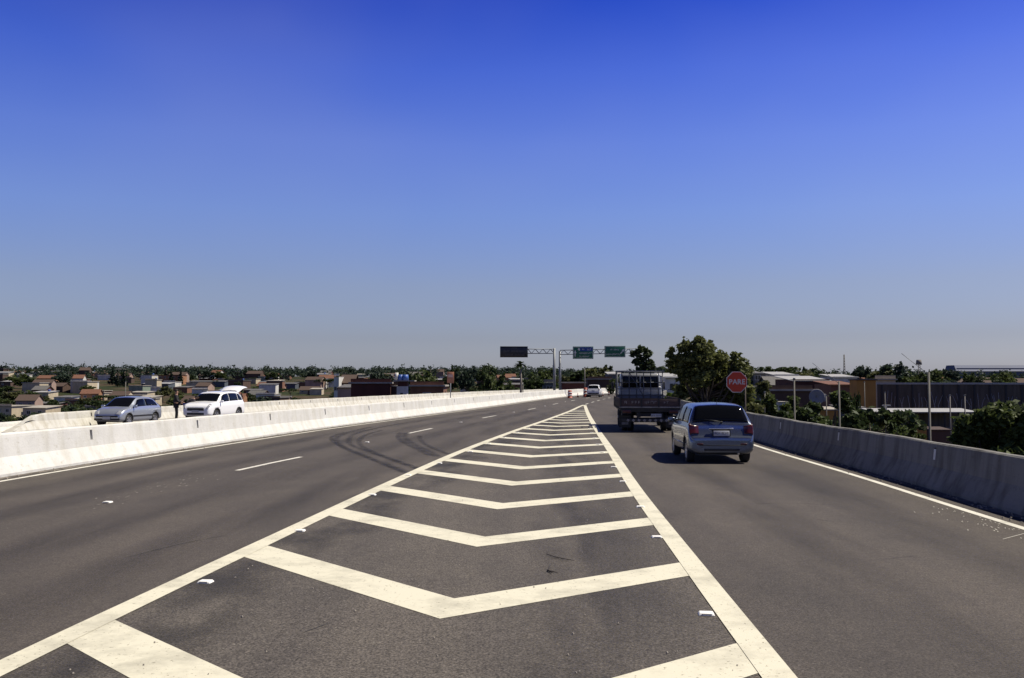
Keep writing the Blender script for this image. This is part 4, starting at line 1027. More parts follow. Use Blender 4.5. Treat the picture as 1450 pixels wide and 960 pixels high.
L = [lob(cx, cy, Y, rx, ry, x0, z0, rn.uniform(-1.2, 1.2)) for cx, cy, rx, ry in
     ((966, 494, 10, 12), (985, 490, 14, 11), (950, 508, 9, 8), (972, 512, 18, 14), (996, 508, 14, 17), (1004, 494, 8, 9), (1010, 488, 5, 7), (1024, 508, 9, 11), (1018, 524, 16, 14),
      (1040, 520, 9, 9), (1050, 514, 5, 8), (1056, 524, 5, 6), (1040, 540, 15, 13), (985, 532, 20, 15), (962, 530, 9, 10), (1005, 550, 20, 14), (975, 553, 16, 12), (1035, 562, 20, 12), (1000, 572, 26, 10), (960, 560, 10, 8), (948, 497, 6, 5), (1052, 545, 12, 12), (1060, 530, 5, 7), (1060, 560, 12, 16), (1030, 520, 14, 12), (1044, 530, 16, 12), (1052, 522, 10, 10), (1030, 540, 18, 14), (1048, 552, 16, 12), (1012, 512, 14, 12), (992, 498, 14, 12), (1036, 506, 7, 7), (1010, 535, 20, 16), (960, 515, 14, 12), (1030, 585, 34, 12), (985, 585, 30, 12), (970, 600, 30, 14), (1030, 605, 34, 16), (1000, 625, 40, 18))]
custom_tree('roadside_tree', (x0, Y, z0), L, 25000, .17, LEAF[5], 'large ragged leafy tree filling the gap between the truck and the stop sign', r0=.2, seed=8)
Y = 112; x0 = dp(908, 540, Y).x; z0 = gz(x0, Y)
L = [lob(cx, cy, Y, rx, ry, x0, z0, 0) for cx, cy, rx, ry in ((908, 495, 9, 5), (900, 501, 6, 5), (917, 502, 6, 5), (905, 509, 7, 5), (921, 513, 6, 4), (900, 513, 5, 4), (912, 516, 8, 5), (924, 520, 4, 3), (914, 525, 7, 5), (906, 524, 5, 4))]
custom_tree('slender_tree', (x0, Y, z0), L, 2600, .26, LEAF[0], 'slender open tree with drooping tufts behind the right gantry post', r0=.14, seed=3)
Y = 118; x0 = dp(737, 540, Y).x; z0 = gz(x0, Y)
e = empty('palm_tree', (x0, Y, z0)); tag(e, 'single palm with round head beneath the dark display panel', 'palm tree'); hz = dp(737, 515, Y).z - z0
rn = random.Random(2); a = MB()
for i in range(46):
    az_ = rn.uniform(0, 6.28); el_ = rn.uniform(-.6, 1.2); d = Vector((math.cos(az_), math.sin(az_), 0)); pts = [(d * (.95 * t * math.cos(el_ * .8)) + Vector((0, 0, hz + .75 * t * math.sin(el_) - .35 * t * t))) for t in (0, .35, .7, 1)]
    s = d.cross(Vector((0, 0, 1)))
    for t in range(3):
        w0, w1 = (.05, .16, .13, .02)[t], (.05, .16, .13, .02)[t + 1]
        a.face([pts[t] - s * w0, pts[t] + s * w0, pts[t + 1] + s * w1, pts[t + 1] - s * w1], LEAF[0])
a.build('crown', None, e); b = MB(); b.tube([(0, 0, -.3), (.08, 0, hz * .5), (0, 0, hz)], [.17, .13, .1], BARKL, 8); b.build('trunk', None, e)
# bush mass beside the right barrier
for Y, lobes, n, lab, sd, lf in (
    (30, ((1372, 600, 22, 16), (1400, 590, 26, 15), (1430, 583, 20, 14), (1455, 590, 26, 18), (1385, 622, 28, 18), (1425, 615, 30, 22), (1470, 620, 30, 26), (1358, 628, 12, 14), (1410, 650, 40, 20), (1465, 660, 36, 24), (1440, 690, 50, 26)), 16000, 'dense dark leafy tree crown behind the right barrier at the right edge', 5, 1),
    (47, ((1446, 586, 12, 7), (1462, 590, 16, 12), (1440, 600, 16, 10), (1480, 600, 20, 16), (1465, 620, 22, 16)), 5000, 'yellow green treetop behind the dense dark tree at the right edge', 6, 4)):
    x0 = dp(1425, 560, Y).x; z0 = gz(x0, Y); L = [lob(*l[:2], Y, *l[2:], x0, z0, random.uniform(-.8, .8)) for l in lobes]
    custom_tree('leafy_tree', (x0, Y, z0), L, n, .13 if Y < 40 else .17, LEAF[lf], lab, r0=.2, seed=sd)
# undergrowth tops seen over the right barrier
for i, (px, py, Y, rx, ry, lf, lab) in enumerate((
    (1072, 580, 52, 12, 10, 2, 'small olive shrub just right of the stop sign post'), (1090, 570, 58, 10, 12, 1, 'upright green shrub between stop sign and nearest thin pole'),
    (1104, 592, 44, 12, 10, 0, 'dark shrub tight against the wall left of nearest thin pole'), (1114, 584, 46, 7, 16, 1, 'narrow green sapling touching the nearest thin pole'),
    (1140, 590, 46, 12, 14, 0, 'dark reddish shrub right of the nearest thin pole'), (1085, 545, 78, 12, 7, 2, 'olive tree top right above the stop sign'), (1150, 578, 60, 12, 9, 0, 'dark shrub below the grey dish shaped structure'),
    (1200, 562, 70, 12, 10, 0, 'dark green tree left of the ochre tower'), (1180, 560, 76, 12, 8, 1, 'mid green tree between the dish shaped structure and ochre tower'), (1128, 566, 66, 8, 8, 1, 'green shrub behind the nearest thin pole'),
    (1205, 596, 44, 10, 9, 0, 'dark shrub right of the brown lean-to shed'), (955, 561, 72, 11, 5, 4, 'sunlit bright green bush to the right of the truck'), (944, 568, 70, 8, 5, 4, 'sunlit yellow green bush against the truck bed'))):
    x0 = dp(px, py, Y).x; z0 = gz(x0, Y); s = Y / F; zt = dp(px, py - ry, Y).z; rn = random.Random(i + 40)
    L = []
    for k_ in range(5):
        zz = zt - ry * s - (k_ % 3) * ry * s * .9; L.append(((rn.uniform(-.6, .6) * rx * s, rn.uniform(-.5, .5) * rx * s, zz - z0), (rx * s * .7, rx * s * .7, ry * s * .8)))
    custom_tree('shrub', (x0, Y, z0), L, 1500, .17, LEAF[lf], lab, r0=.08, seed=i, cat='shrub')

# ------------------------------------------------------------------ buildings
def wallmat(name, c, v=.25): return mat('wall_' + name, c, .9, 0, v, .8, 0, 0, None, (1, 1, .4))
WALL = {'cream': wallmat('cream', (.50, .42, .29)), 'white': wallmat('white', (.62, .60, .54)), 'terracotta': wallmat('terracotta', (.20, .095, .055)), 'brown': wallmat('brown', (.09, .055, .04)),
        'grey': wallmat('grey', (.17, .165, .155)), 'dark red': wallmat('dark_red', (.085, .028, .02)), 'blue grey': wallmat('blue_grey', (.075, .09, .11)), 'ochre': wallmat('ochre', (.44, .215, .05)), 'orange': wallmat('orange', (.34, .17, .085)), 'pale green': wallmat('pale_green', (.20, .25, .19)), 'pink': wallmat('pink', (.36, .25, .20))}
ROOF = {'tiled orange': mat('roof_tiled_orange', (.19, .085, .05), .9, 0, .5, 2, 0, 0, None, (1, 6, 1)), 'grey sheet': mat('roof_grey_sheet', (.13, .125, .12), .8, 0, .35, 1.5, 0, 0, None, (5, 1, 1)), 'pale slab': mat('roof_pale_slab', (.36, .33, .28), .9, 0, .25, .8), 'brown tiled': mat('roof_brown', (.085, .055, .042), .9, 0, .4, 2, 0, 0, None, (1, 6, 1)), 'white sheet': mat('roof_white_sheet', (.36, .355, .34), .6, 0, .2, 1.2, 0, 0, None, (5, 1, 1))}
WINM = mat('window_dark', (.02, .024, .03), .15); FRAME = mat('window_frame', (.5, .48, .44), .7); DOORM = mat('door_brown', (.12, .06, .035), .7); TANK = mat('tank_blue', (.03, .09, .32), .5)
def house(x, y, w, d, h, wall, roof, style, label, rz=0, z=None, win=True, group='houses of the town below the viaduct', name='house', cat='house', storeys=1, tank=False, sink=1.0, seed=0):
    rn = random.Random(seed * 7 + int(abs(x) * 10)); z = gz(x, y) if z is None else z
    e = empty(name, (x, y, z), rz); tag(e, label, cat, group); wm = WALL[wall]; rm = ROOF[roof]
    b = MB(); b.box((0, 0, (h - sink) / 2), (w, d, h + sink), wm)
    if style == 'gable':
        rh = w * .0 + d * .22; b.prism([(-d / 2, h), (d / 2, h), (0, h + rh)], w - .004, wm, 'x', -w / 2 + .002)
        wl = b.build('walls', None, e); b = MB()
        for s in (1, -1):
            ln = math.hypot(d / 2, rh); b.box((0, s * (d / 4 + .12), h + rh / 2 - .03 + .06), (w + .8, ln + .5, .12), rm, 0, 0, Euler((-s * math.atan2(rh, d / 2), 0, 0)))
        b.build('roof', None, e)
    elif style == 'shed':
        wl = b.build('walls', None, e); b = MB(); b.box((0, 0, h + .16), (w + min(.9, .1 * w), d + min(.9, .15 * d), .12), rm, 0, 0, Euler((R(4), 0, 0))); b.build('roof', None, e)
    else:
        wl = b.build('walls', None, e); b = MB(); b.box((0, -.05, h + min(.24, .06 * w) / 2), (w + min(.7, .12 * w), d + min(.8, .15 * d), min(.24, .06 * w)), rm)
        if rn.random() < .5: b.box((0, -d / 2 + .1, h + .5), (w + .1, .16, .55), wm)
        b.build('roof', None, e)
    if win:
        sh = h / storeys
        for fl in range(storeys):
            n = max(1, int(w / 3)); done = False
            for i in range(n):
                cx = -w / 2 + w * (i + .5) / n; zc_ = fl * sh + sh * .55
                if fl == 0 and i == n // 2 and n > 1:
                    b = MB(); b.box((cx, -d / 2 - .02, 1.05), (.9, .06, 2.1), DOORM); b.build('door', None, e); continue
                b = MB(); b.box((cx, -d / 2 - .015, zc_), (1.3, .05, 1.1), FRAME); o = b.build('window', None, e); b = MB(); b.box((cx - .29, -d / 2 - .042, zc_), (.5, .012, .9), WINM); b.box((cx + .29, -d / 2 - .042, zc_), (.5, .012, .9), WINM); b.build('pane', None, o)
        b = MB(); b.box((w / 2 + .015, 0, h * .6), (.05, 1.2, 1.0), WINM); b.build('window', None, e)
    if tank:
        b = MB(); b.tube([(w * .2, d * .1, h + .25), (w * .2, d * .1, h + 1.2)], .6, TANK, 12); b.build('water_tank', None, e)
    return e
def solve_y(px, ytop, h):
    best = min(range(150, 1000, 3), key=lambda Y: abs(dp(px, ytop, Y).z - gz(dp(px, ytop, Y).x, Y) - h) + Y * .0004); return float(best)
def hpx(px0, px1, ytop, Y, depth, wall, roof, style, label, **k_):    # building whose front spans px0..px1 at distance Y
    if px1 < 480: Y = solve_y((px0 + px1) / 2, ytop, 6.4 if k_.get('storeys') else 3.7)
    a, c_ = dp(px0, ytop, Y), dp(px1, ytop, Y); x = (a.x + c_.x) / 2; z = gz(x, Y + depth / 2); h = a.z - z - (.24 if style == 'flat' else 0)
    if style == 'gable': h -= depth * .22
    return house(x, Y + depth / 2, c_.x - a.x, depth, max(2.2, h), wall, roof, style, label, **k_)
occ = []
def rec(px0, px1, Y): occ.append((px0, px1, Y))
big = [ # left, near to far
 (497, 553, 541, 150, 9, 'dark red', 'pale slab', 'flat', 'large dark red building with pale roof edge right of the cream ruin', dict(storeys=2, win=False)),
 (553, 566, 545, 151, 7, 'brown', 'pale slab', 'flat', 'narrow brown building with a white doorway touching the large dark red building', {}),
 (581, 628, 545, 146, 8, 'terracotta', 'pale slab', 'flat', 'long low rust red building under a broad cream fascia', {}),
 (451, 472, 533, 230, 9, 'orange', 'tiled orange', 'flat', 'two storey orange house with cream balcony edge above the cream ruin', dict(storeys=2)),
 (473, 480, 532, 236, 8, 'white', 'pale slab', 'flat', 'narrow tall white house beside the orange balcony house', dict(storeys=2)),
 (482, 500, 531, 240, 9, 'dark red', 'brown tiled', 'gable', 'dark red gabled house right of the narrow white house', {}),
 (478, 497, 548, 190, 8, 'pink', 'grey sheet', 'shed', 'dull pink low shed left of the large dark red building', {}),
 (424, 450, 549, 200, 9, 'cream', 'brown tiled', 'gable', 'cream walled ruin with brown roof right of the green plot', {}),
 (398, 418, 543, 230, 10, 'blue grey', 'grey sheet', 'shed', 'blue grey shed with grey sheet roof beyond the green plot', dict(win=False)),
 (364, 382, 543, 250, 9, 'terracotta', 'tiled orange', 'gable', 'terracotta house with tiled gable at the left end of the green plot', {}),
 (382, 400, 545, 245, 9, 'pink', 'tiled orange', 'gable', 'pink house with tiled gable in the middle above the green plot', {}),
 (345, 368, 552, 170, 8, 'brown', 'grey sheet', 'shed', 'brown shed touching the right side of the white car', {}),
 (224, 256, 531, 330, 12, 'orange', 'tiled orange', 'flat', 'wide orange two storey villa above the silver hatchback roof', dict(storeys=2)),
 (200, 238, 543, 280, 12, 'blue grey', 'white sheet', 'shed', 'long blue grey warehouse under a white roof below the orange villa', dict(win=False)),
 (100, 129, 540, 300, 10, 'white', 'pale slab', 'flat', 'white two storey house with gaps in its upper floor left of the silver car', dict(storeys=2)),
 (113, 147, 553, 215, 10, 'dark red', 'pale slab', 'flat', 'dark red house with bright slab roof just left of the silver car', {}),
 (92, 118, 566, 175, 8, 'terracotta', 'pale slab', 'flat', 'low terracotta house with pale slab right of the stepped barrier end', {}),
 (42, 82, 571, 165, 8, 'dark red', 'grey sheet', 'shed', 'long low dark red shed above the sloping barrier end', {}),
 (32, 47, 555, 220, 7, 'cream', 'pale slab', 'flat', 'small cream box house behind the long low dark red shed', {}),
 (14, 30, 563, 190, 7, 'terracotta', 'pale slab', 'flat', 'small terracotta house with pale slab near the left edge', {}),
 (0, 15, 540, 330, 9, 'brown', 'white sheet', 'shed', 'brown house with white roof at the left edge', {}),
 (268, 318, 540, 300, 10, 'blue grey', 'grey sheet', 'shed', 'long dark blue grey shed behind the white car roof', dict(win=False)),
 (312, 324, 538, 270, 8, 'white', 'pale slab', 'flat', 'small white house above the lifted tailgate', {}),
 (155, 180, 556, 215, 9, 'cream', 'brown tiled', 'gable', 'cream house with brown gable directly over the silver car bonnet', {}),
 (770, 786, 541, 190, 9, 'grey', 'pale slab', 'flat', 'grey house with pale slab just left of the gantry posts', {}),
 (796, 828, 541, 185, 10, 'dark red', 'pale slab', 'flat', 'dark red building with pale roof edge behind the gantry posts', dict(win=False)),
 (832, 866, 536, 235, 10, 'brown', 'pale slab', 'flat', 'brown building with pale slab above the distant white car', {}),
 (862, 882, 529, 260, 10, 'grey', 'white sheet', 'shed', 'grey building with white roof left of the truck rack', {}),
 (942, 966, 533, 130, 9, 'white', 'white sheet', 'shed', 'white building with white roof seen between truck and large tree', {}),
 # right
 (1062, 1084, 528, 200, 10, 'grey', 'grey sheet', 'shed', 'grey multi level house right behind the stop sign', dict(storeys=2)),
 (1060, 1078, 545, 112, 6, 'brown', 'pale slab', 'flat', 'low brown house with pale slab right of the stop sign', {}),
 (1100, 1131, 530, 200, 12, 'white', 'white sheet', 'shed', 'white walled workshop with tilted white roof right of the stop sign', {}),
 (1092, 1122, 538, 190, 12, 'blue grey', 'grey sheet', 'gable', 'slate blue roofed hall in front of the white workshop', dict(win=False)),
 (1124, 1175, 537, 170, 12, 'dark red', 'white sheet', 'shed', 'long dark red hall with white roof edge behind the nearest thin pole', {}),
 (1075, 1150, 551, 122, 5, 'brown', 'pale slab', 'flat', 'long low brown outbuilding with pale ledge below the dark red hall', {}),
 (1103, 1116, 566, 92, 2, 'white', 'pale slab', 'flat', 'tiny dirty white hut left of the nearest thin pole', dict(win=False)),
 (1176, 1213, 544, 150, 8, 'terracotta', 'tiled orange', 'shed', 'terracotta roofed house left of the ochre tower', {}),
 (1182, 1214, 533, 210, 10, 'white', 'white sheet', 'shed', 'white roofed house far behind the terracotta one', {}),
 (1213, 1240, 536, 124, 2.6, 'ochre', 'brown tiled', 'flat', 'tall ochre water tower block beside the long dark wall', dict(win=False)),
 (1240, 1268, 536, 160, 10, 'cream', 'pale slab', 'flat', 'cream arcaded building behind the left end of the dark wall', {}),
 (1158, 1187, 581, 98, 2.6, 'ochre', 'pale slab', 'shed', 'ochre brown lean-to shed with pale roof between the two nearest thin poles', dict(win=False)),
 (1188, 1224, 578, 110, 3, 'grey', 'grey sheet', 'shed', 'dark grey yard shed right of the second thin pole', dict(win=False)),
 (1298, 1312, 604, 90, 1.2, 'ochre', 'pale slab', 'flat', 'little yellow ochre hut with white slab touching the tall pole', dict(win=False)),
 (1318, 1345, 610, 93, 2.2, 'brown', 'brown tiled', 'shed', 'low brown shed right of the tall pole', dict(win=False)),
]
for a in big:
    k_ = dict(a[9]); k_['group'] = 'houses of the town below the viaduct'
    hpx(*a[:9], **k_); rec(a[0], a[1], a[3])
# posts under the cream fascia, tank tower
Z_ = 140; p0 = dp(563, 565, Z_); p1 = dp(577, 547, Z_); x = (p0.x + p1.x) / 2
e = empty('tank_tower', (x, Z_, gz(x, Z_))); zz = p1.z - gz(x, Z_); w = p1.x - p0.x; tag(e, 'white tower house with red brick top and blue tanks left of cream fascia', 'tower')
b = MB(); b.box((0, 0, (zz - 1) / 2), (w, 2.2, zz + 1), WALL['white']); b.build('walls', None, e)
zb = dp(563, 540, Z_).z - gz(x, Z_); b = MB(); b.box((.1, 0, (zz + zb) / 2), (w - .1, 2.1, zb - zz - .01), WALL['dark red']); b.build('brick_top', None, e)
b = MB(); b.box((.4, -.1, zb + .08), (w + 1.6, 2.8, .16), ROOF['pale slab']); b.build('slab', None, e)
b = MB(); b.box((0, -1.12, zz - 1.3), (.4, .05, .7), WINM); b.build('window', None, e)
for i, (dx, r_) in enumerate(((-.3, .42), (.42, .5))):
    b = MB(); b.tube([(dx, 0, zb + .16), (dx, 0, zb + 1.0)], [r_, r_ * .85], TANK, 12); b.build('water_tank', None, e)
b = MB(); b.tube([(-.9, 0, zb + .16), (-.9, 0, zb + 1.3)], .28, WALL['white'], 10); b.build('chimney', None, e)
# long dark panelled wall on the right
Z_ = 132.0; a = dp(1242, 543, Z_); c_ = dp(1600, 543, Z_ - 6); e = empty('panel_wall', (a.x, Z_, gz(a.x, Z_)), math.atan2(-6, c_.x - a.x)); tag(e, 'long dark grey panelled yard wall with pale coping on the right', 'wall')
ln = math.hypot(c_.x - a.x, 6); h = a.z - gz(a.x, Z_); DW = mat('dark_panels', (.105, .088, .072), .85, 0, .45, 1.0, 0, 0, None, (3, 3, .35))
b = MB(); b.box((ln / 2, 0, h / 2 - .7), (ln, .2, h + 1.2), DW); b.build('panels', None, e)
b = MB(); b.box((ln / 2, 0, h), (ln + .2, .55, .26), ROOF['white sheet']); b.build('coping', None, e)
for i in range(16):
    b = MB(); b.box((ln * (i + .3) / 16, -.16, h / 2 - .8), (.22, .14, h + 1.2), mat('dark_post', (.03, .03, .033), .8)); b.build('post', None, e)
b = MB()
for i in range(20):
    q = 1.5 + ln * i / 20; 
    for j in range(3): b.tube([(q + j * .5, -.13, h * .35), (q + j * .5 + rg.uniform(-.5, .5), -.13, h * .62), (q + j * .5 + rg.uniform(-.3, .3), -.13, h * rg.uniform(.7, .88))], .045, mat('dry_stems', (.34, .31, .29), .9), 4)
b.build('dry_vines', None, e)['kind'] = 'stuff'
# shed with the pale sheet roof in front of the dark wall
Z_ = 106.0; a, c_ = dp(1232, 581, Z_), dp(1378, 581, Z_); x = (a.x + c_.x) / 2; z = gz(x, Z_)
e = empty('open_shed', (x, Z_, z)); tag(e, 'long open shed with translucent white sheet roof in front of the dark wall', 'shed'); w = c_.x - a.x; h = a.z - z
b = MB(); b.box((0, .8, h - .02), (w, 4.2, .07), ROOF['white sheet'], 0, 0, Euler((R(4), 0, 0))); b.build('roof', None, e)
b = MB(); b.box((0, 2.6, h / 2 - .5), (w - .3, .15, h + .2), DW); b.build('back_wall', None, e)
for i in range(8):
    b = MB(); b.box((-w / 2 + .2 + (w - .4) * i / 7, -.4, h / 2 - .4), (.16, .16, h + .2), MATS['dark_post']); b.build('post', None, e)
b = MB(); b.box((-w * .33, .3, h + .55), (.8, .5, .12), ROOF['white sheet']); b.box((-w * .34, .3, h + .3), (.25, .25, .5), ROOF['white sheet']); b.build('roof_vent', None, e)
for i in range(7):
    b = MB(); b.box((-w / 2 + w * (i + .5) / 7, 1.4, h * .33), (rg.uniform(.5, 1.3), .8, h * rg.uniform(.4, .75)), (DW, WALL['brown'], WALL['grey'])[i % 3]); o = b.build('stacked_crates', None, None, (x, Z_, z)); tag(o, f'dark stacked goods under the open shed roof, {ordn[i]} from left', 'goods', 'goods stored in the open shed')
# grey dish shaped machine
Z_ = 96.0; p = dp(1157, 562, Z_); e = empty('dish_antenna', (p.x, Z_, gz(p.x, Z_))); tag(e, 'grey satellite dish on a frame among shrubs left of the second thin pole', 'satellite dish'); hh_ = p.z - gz(p.x, Z_)
b = MB(); rows = [[(r_ * math.cos(a), -.25 * (1 - r_ * r_ / 1) * 1 + .3, r_ * math.sin(a)) for a in [k_ * math.pi / 12 for k_ in range(24)]] for r_ in (.02, .28, .55, .8)]
V = b.grid([[(q[0] - .1, q[1] * -1, q[2] + hh_) for q in r_] for r_ in rows], mat('dish_grey', (.20, .20, .22), .6), True, True); o = b.build('dish', None, e); sm = o.modifiers.new('s', 'SOLIDIFY'); sm.thickness = .05; bake(o, 'dish')
b = MB(); b.tube([(0, .2, -.3), (0, .1, hh_)], .07, GALV, 8); b.tube([(-.1, -.1, hh_), (-.1, -.9, hh_)], .02, GALV, 5); b.box((.65, .2, hh_ - .1), (.5, .25, .8), MATS['dish_grey'], 0, .03); b.build('mount', None, e)
# far blue roofed hall at right horizon
Z_ = 650; a, c_ = dp(1357, 517, Z_), dp(1640, 514, Z_); x = (a.x + c_.x) / 2; z = gz(x, Z_); e = empty('industrial_hall', (x, Z_ + 10, z)); tag(e, 'very long blue roofed hall on the horizon at the right edge', 'hall'); w = c_.x - a.x; h = a.z - z
b = MB(); b.box((0, 0, h / 2 - 1.5), (w, 16, h - 1), mat('wall_hall', (.12, .14, .19), .8)); b.build('walls', None, e)
b = MB(); b.prism([(-9, h - 4.2), (9, h - 4.2), (6, h), (-6, h)], w + 2, mat('roof_hall_blue', (.05, .075, .17), .6, 0, .2, .1), 'x', -w / 2 - 1); b.build('roof', None, e)
# garden plot of bright grass
def plot(name, pxs, Y0, Y1, m):
    b = MB(); rows = [[(dp(px, 560, Yq).x, Yq, gz(dp(px, 560, Yq).x, Yq) + .12) for px in pxs] for Yq in np.linspace(Y0, Y1, 12)]; b.grid(rows, m); return tag(b.build(name), kind='stuff')
plot('grass_field', np.linspace(362, 412, 12), 150, 225, mat('bright_grass', (.045, .11, .025), .95, 0, .4, .3)); plot('grass_field', np.linspace(-60, 50, 12), 105, 160, mat('dry_grass', (.11, .11, .045), .95, 0, .4, .4))

# thin poles on the right
POLE = mat('concrete_pole', (.15, .14, .12), .85, 0, .3, 2); POLED = mat('dark_pole', (.14, .13, .12), .8)
def pole(px, ytop, Y, r_, label, m=POLE, arm=None):
    p = dp(px, ytop, Y); z = gz(p.x, Y); e = empty('utility_pole', (p.x, Y, z)); tag(e, label, 'pole', 'thin poles standing below the viaduct'); h = p.z - z
    b = MB(); b.tube([(0, 0, -.4), (0, 0, h)], [r_ * 1.25, r_], m, 10); b.build('shaft', None, e)
    if arm: b = MB(); b.tube([(0, 0, h - .1), (arm, 0, h + abs(arm) * .70)], .011, GALV, 6); b.build('lamp_arm', None, e)
    else: b = MB(); b.box((0, 0, h + .03), (r_ * 2.6, r_ * 2.6, .07), GALV, 0, .01); b.build('cap', None, e)
    return e
pole(1124.5, 537, 44, .036, 'nearest thin pale pole right of the stop sign'); pole(1188, 540, 42, .038, 'pale thin pole left of the ochre tower, second from stop sign', arm=-1.17); pole(1315, 527, 38, .045, 'tallest pale pole beside the little yellow hut', arm=-1.08)
pole(1083, 556, 58, .04, 'short pole close to the stop sign'); pole(1224, 541, 112, .05, 'thin pole in front of the ochre tower'); pole(1217, 570, 104, .06, 'short dark pole at the foot of the ochre tower', POLED)
pole(1253, 556, 96, .04, 'dark pole at the left end of the open shed roof', POLED); pole(1345, 560, 96, .06, 'dark pole over the middle of the open shed roof', POLED); pole(1366, 560, 95, .06, 'dark pole at the right end of the open shed roof', POLED)
pole(828, 520, 170, .09, 'pale pole above the distant white car'); pole(178, 540, 240, .11, 'pale pole over the silver hatchback bonnet'); pole(1170, 560, 90, .05, 'short pale pole right of the satellite dish')
pole(740.5, 545, 126, .06, 'thin pale pole beside the palm trunk')
for px, yt, Y, lab in ((1195, 502, 420, 'tall thin lattice mast on the right horizon'), (1301, 511, 500, 'stubby water tower like mast right of the round dark tree')):
    p = dp(px, yt, Y); z = gz(p.x, Y); e = empty('radio_mast', (p.x, Y, z)); tag(e, lab, 'mast'); h = p.z - z; b = MB()
    w = .55 if px < 1250 else 1.2
    for sx, sy in ((-1, -1), (1, -1), (0, 1)): b.tube([(sx * w, sy * w, -1), (sx * w * .3, sy * w * .3, h)], .14, POLED, 5)
    for i in range(14): zz = h * i / 14; q = w * (1 - .7 * i / 14); b.tube([(-q, -q, zz), (q, -q, zz + h / 14)], .08, POLED, 4); b.tube([(q, -q, zz), (0, q, zz + h / 14)], .08, POLED, 4)
    b.build('lattice', None, e)
    if px > 1250: b = MB(); b.tube([(0, 0, h * .86), (0, 0, h + .6)], [1.6, 1.2], POLED, 10); b.build('tank', None, e)

# rows of houses of the town
land = [(0, 45, 'at far left'), (45, 95, 'above the sloping barrier end'), (95, 140, 'just left of silver hatchback'), (140, 200, 'above silver hatchback bonnet'), (200, 262, 'between the two parked cars'), (262, 312, 'above the white car bonnet'), (312, 362, 'beside the lifted tailgate'),
        (362, 420, 'above the green plot'), (420, 482, 'near orange balcony house'), (482, 560, 'above large dark red building'), (560, 640, 'left of the orange panel'), (640, 705, 'left of the display panel'), (705, 770, 'below the display panel'), (770, 835, 'behind the gantry posts'),
        (835, 930, 'left of the truck cab'), (930, 1060, 'behind large roadside tree'), (1060, 1130, 'right of the stop sign'), (1130, 1200, 'left of the lattice mast'), (1200, 1245, 'above the ochre tower'), (1245, 1300, 'near the round dark tree'), (1300, 1360, 'above middle of dark wall'), (1360, 1460, 'below blue roofed hall')]
def landmark(px): return next((l[2] for l in land if l[0] <= px < l[1]), 'at far left' if px < 0 else 'below the blue roofed hall')
pend = []   # (desc, px, Y, fn)
rh = random.Random(21)
styles = [('cream', 'white sheet', 'flat'), ('white', 'pale slab', 'flat'), ('brown', 'pale slab', 'flat'), ('terracotta', 'grey sheet', 'shed'), ('cream', 'pale slab', 'shed'), ('brown', 'grey sheet', 'flat'), ('white', 'grey sheet', 'shed'), ('terracotta', 'pale slab', 'flat'), ('brown', 'brown tiled', 'gable'), ('white', 'tiled orange', 'gable'), ('grey', 'pale slab', 'flat'), ('orange', 'tiled orange', 'gable'), ('cream', 'pale slab', 'flat'), ('dark red', 'white sheet', 'shed'), ('pink', 'brown tiled', 'gable'), ('pale green', 'pale slab', 'flat'), ('white', 'pale slab', 'flat'), ('dark red', 'grey sheet', 'gable'), ('cream', 'white sheet', 'shed')]
placed = []
def free(px, Y, hw):
    for a, c_, Yo in occ:
        if abs(Y - Yo) < 9 and px + hw > a - 2 and px - hw < c_ + 2: return False
    return True
for _ in range(6000):
    if len(placed) >= 268: break
    left = rh.random() < .72
    px = rh.uniform(-5, 800) if left else rh.uniform(1065, 1455); Y = (265 + 560 * rh.random() ** 1.05) if left else (250 + 400 * rh.random())
    if left and px > 640 and Y < 240: continue
    w = rh.uniform(4.6, 7.6) * (1 + Y / 1500); hw = w / 2 / Y * F
    if not free(px, Y, hw): continue
    occ.append((px - hw, px + hw, Y)); wl, rf, st = rh.choice(styles); h = rh.choice((3.0, 3.3, 3.6, 5.8, 6.2)) if left else rh.choice((3.0, 3.4)); placed.append((px, Y, w, h, wl, rf, st, rh.uniform(-.25, .25), rh.random() < .2))
cnt = {}
for q in sorted(placed):
    size = 'two storey' if q[3] > 5 else 'low'; key = (size, q[4], q[5], landmark(q[0])); cnt.setdefault(key, []).append(q)
for key, L in cnt.items():
    for i, q in enumerate(L):
        px, Y, w, h, wl, rf, st, rz, tk = q; x = (px - 725) / F * Y
        row = 'in the near rows' if Y < 300 else ('in the middle rows' if Y < 430 else 'in the far rows')
        lab = f"{key[0]} {wl} house, {rf.replace('sheet', '').replace('slab', '').replace('tiled', '').strip()} roof, {key[3]}" + (f', {ordn[i]} such from left' if len(L) > 1 else '')
        house(x, Y, w, rh.uniform(7, 10), h, wl, rf, st, lab, rz=rz, storeys=2 if h > 5 else 1, tank=tk, seed=i, win=Y < 430)
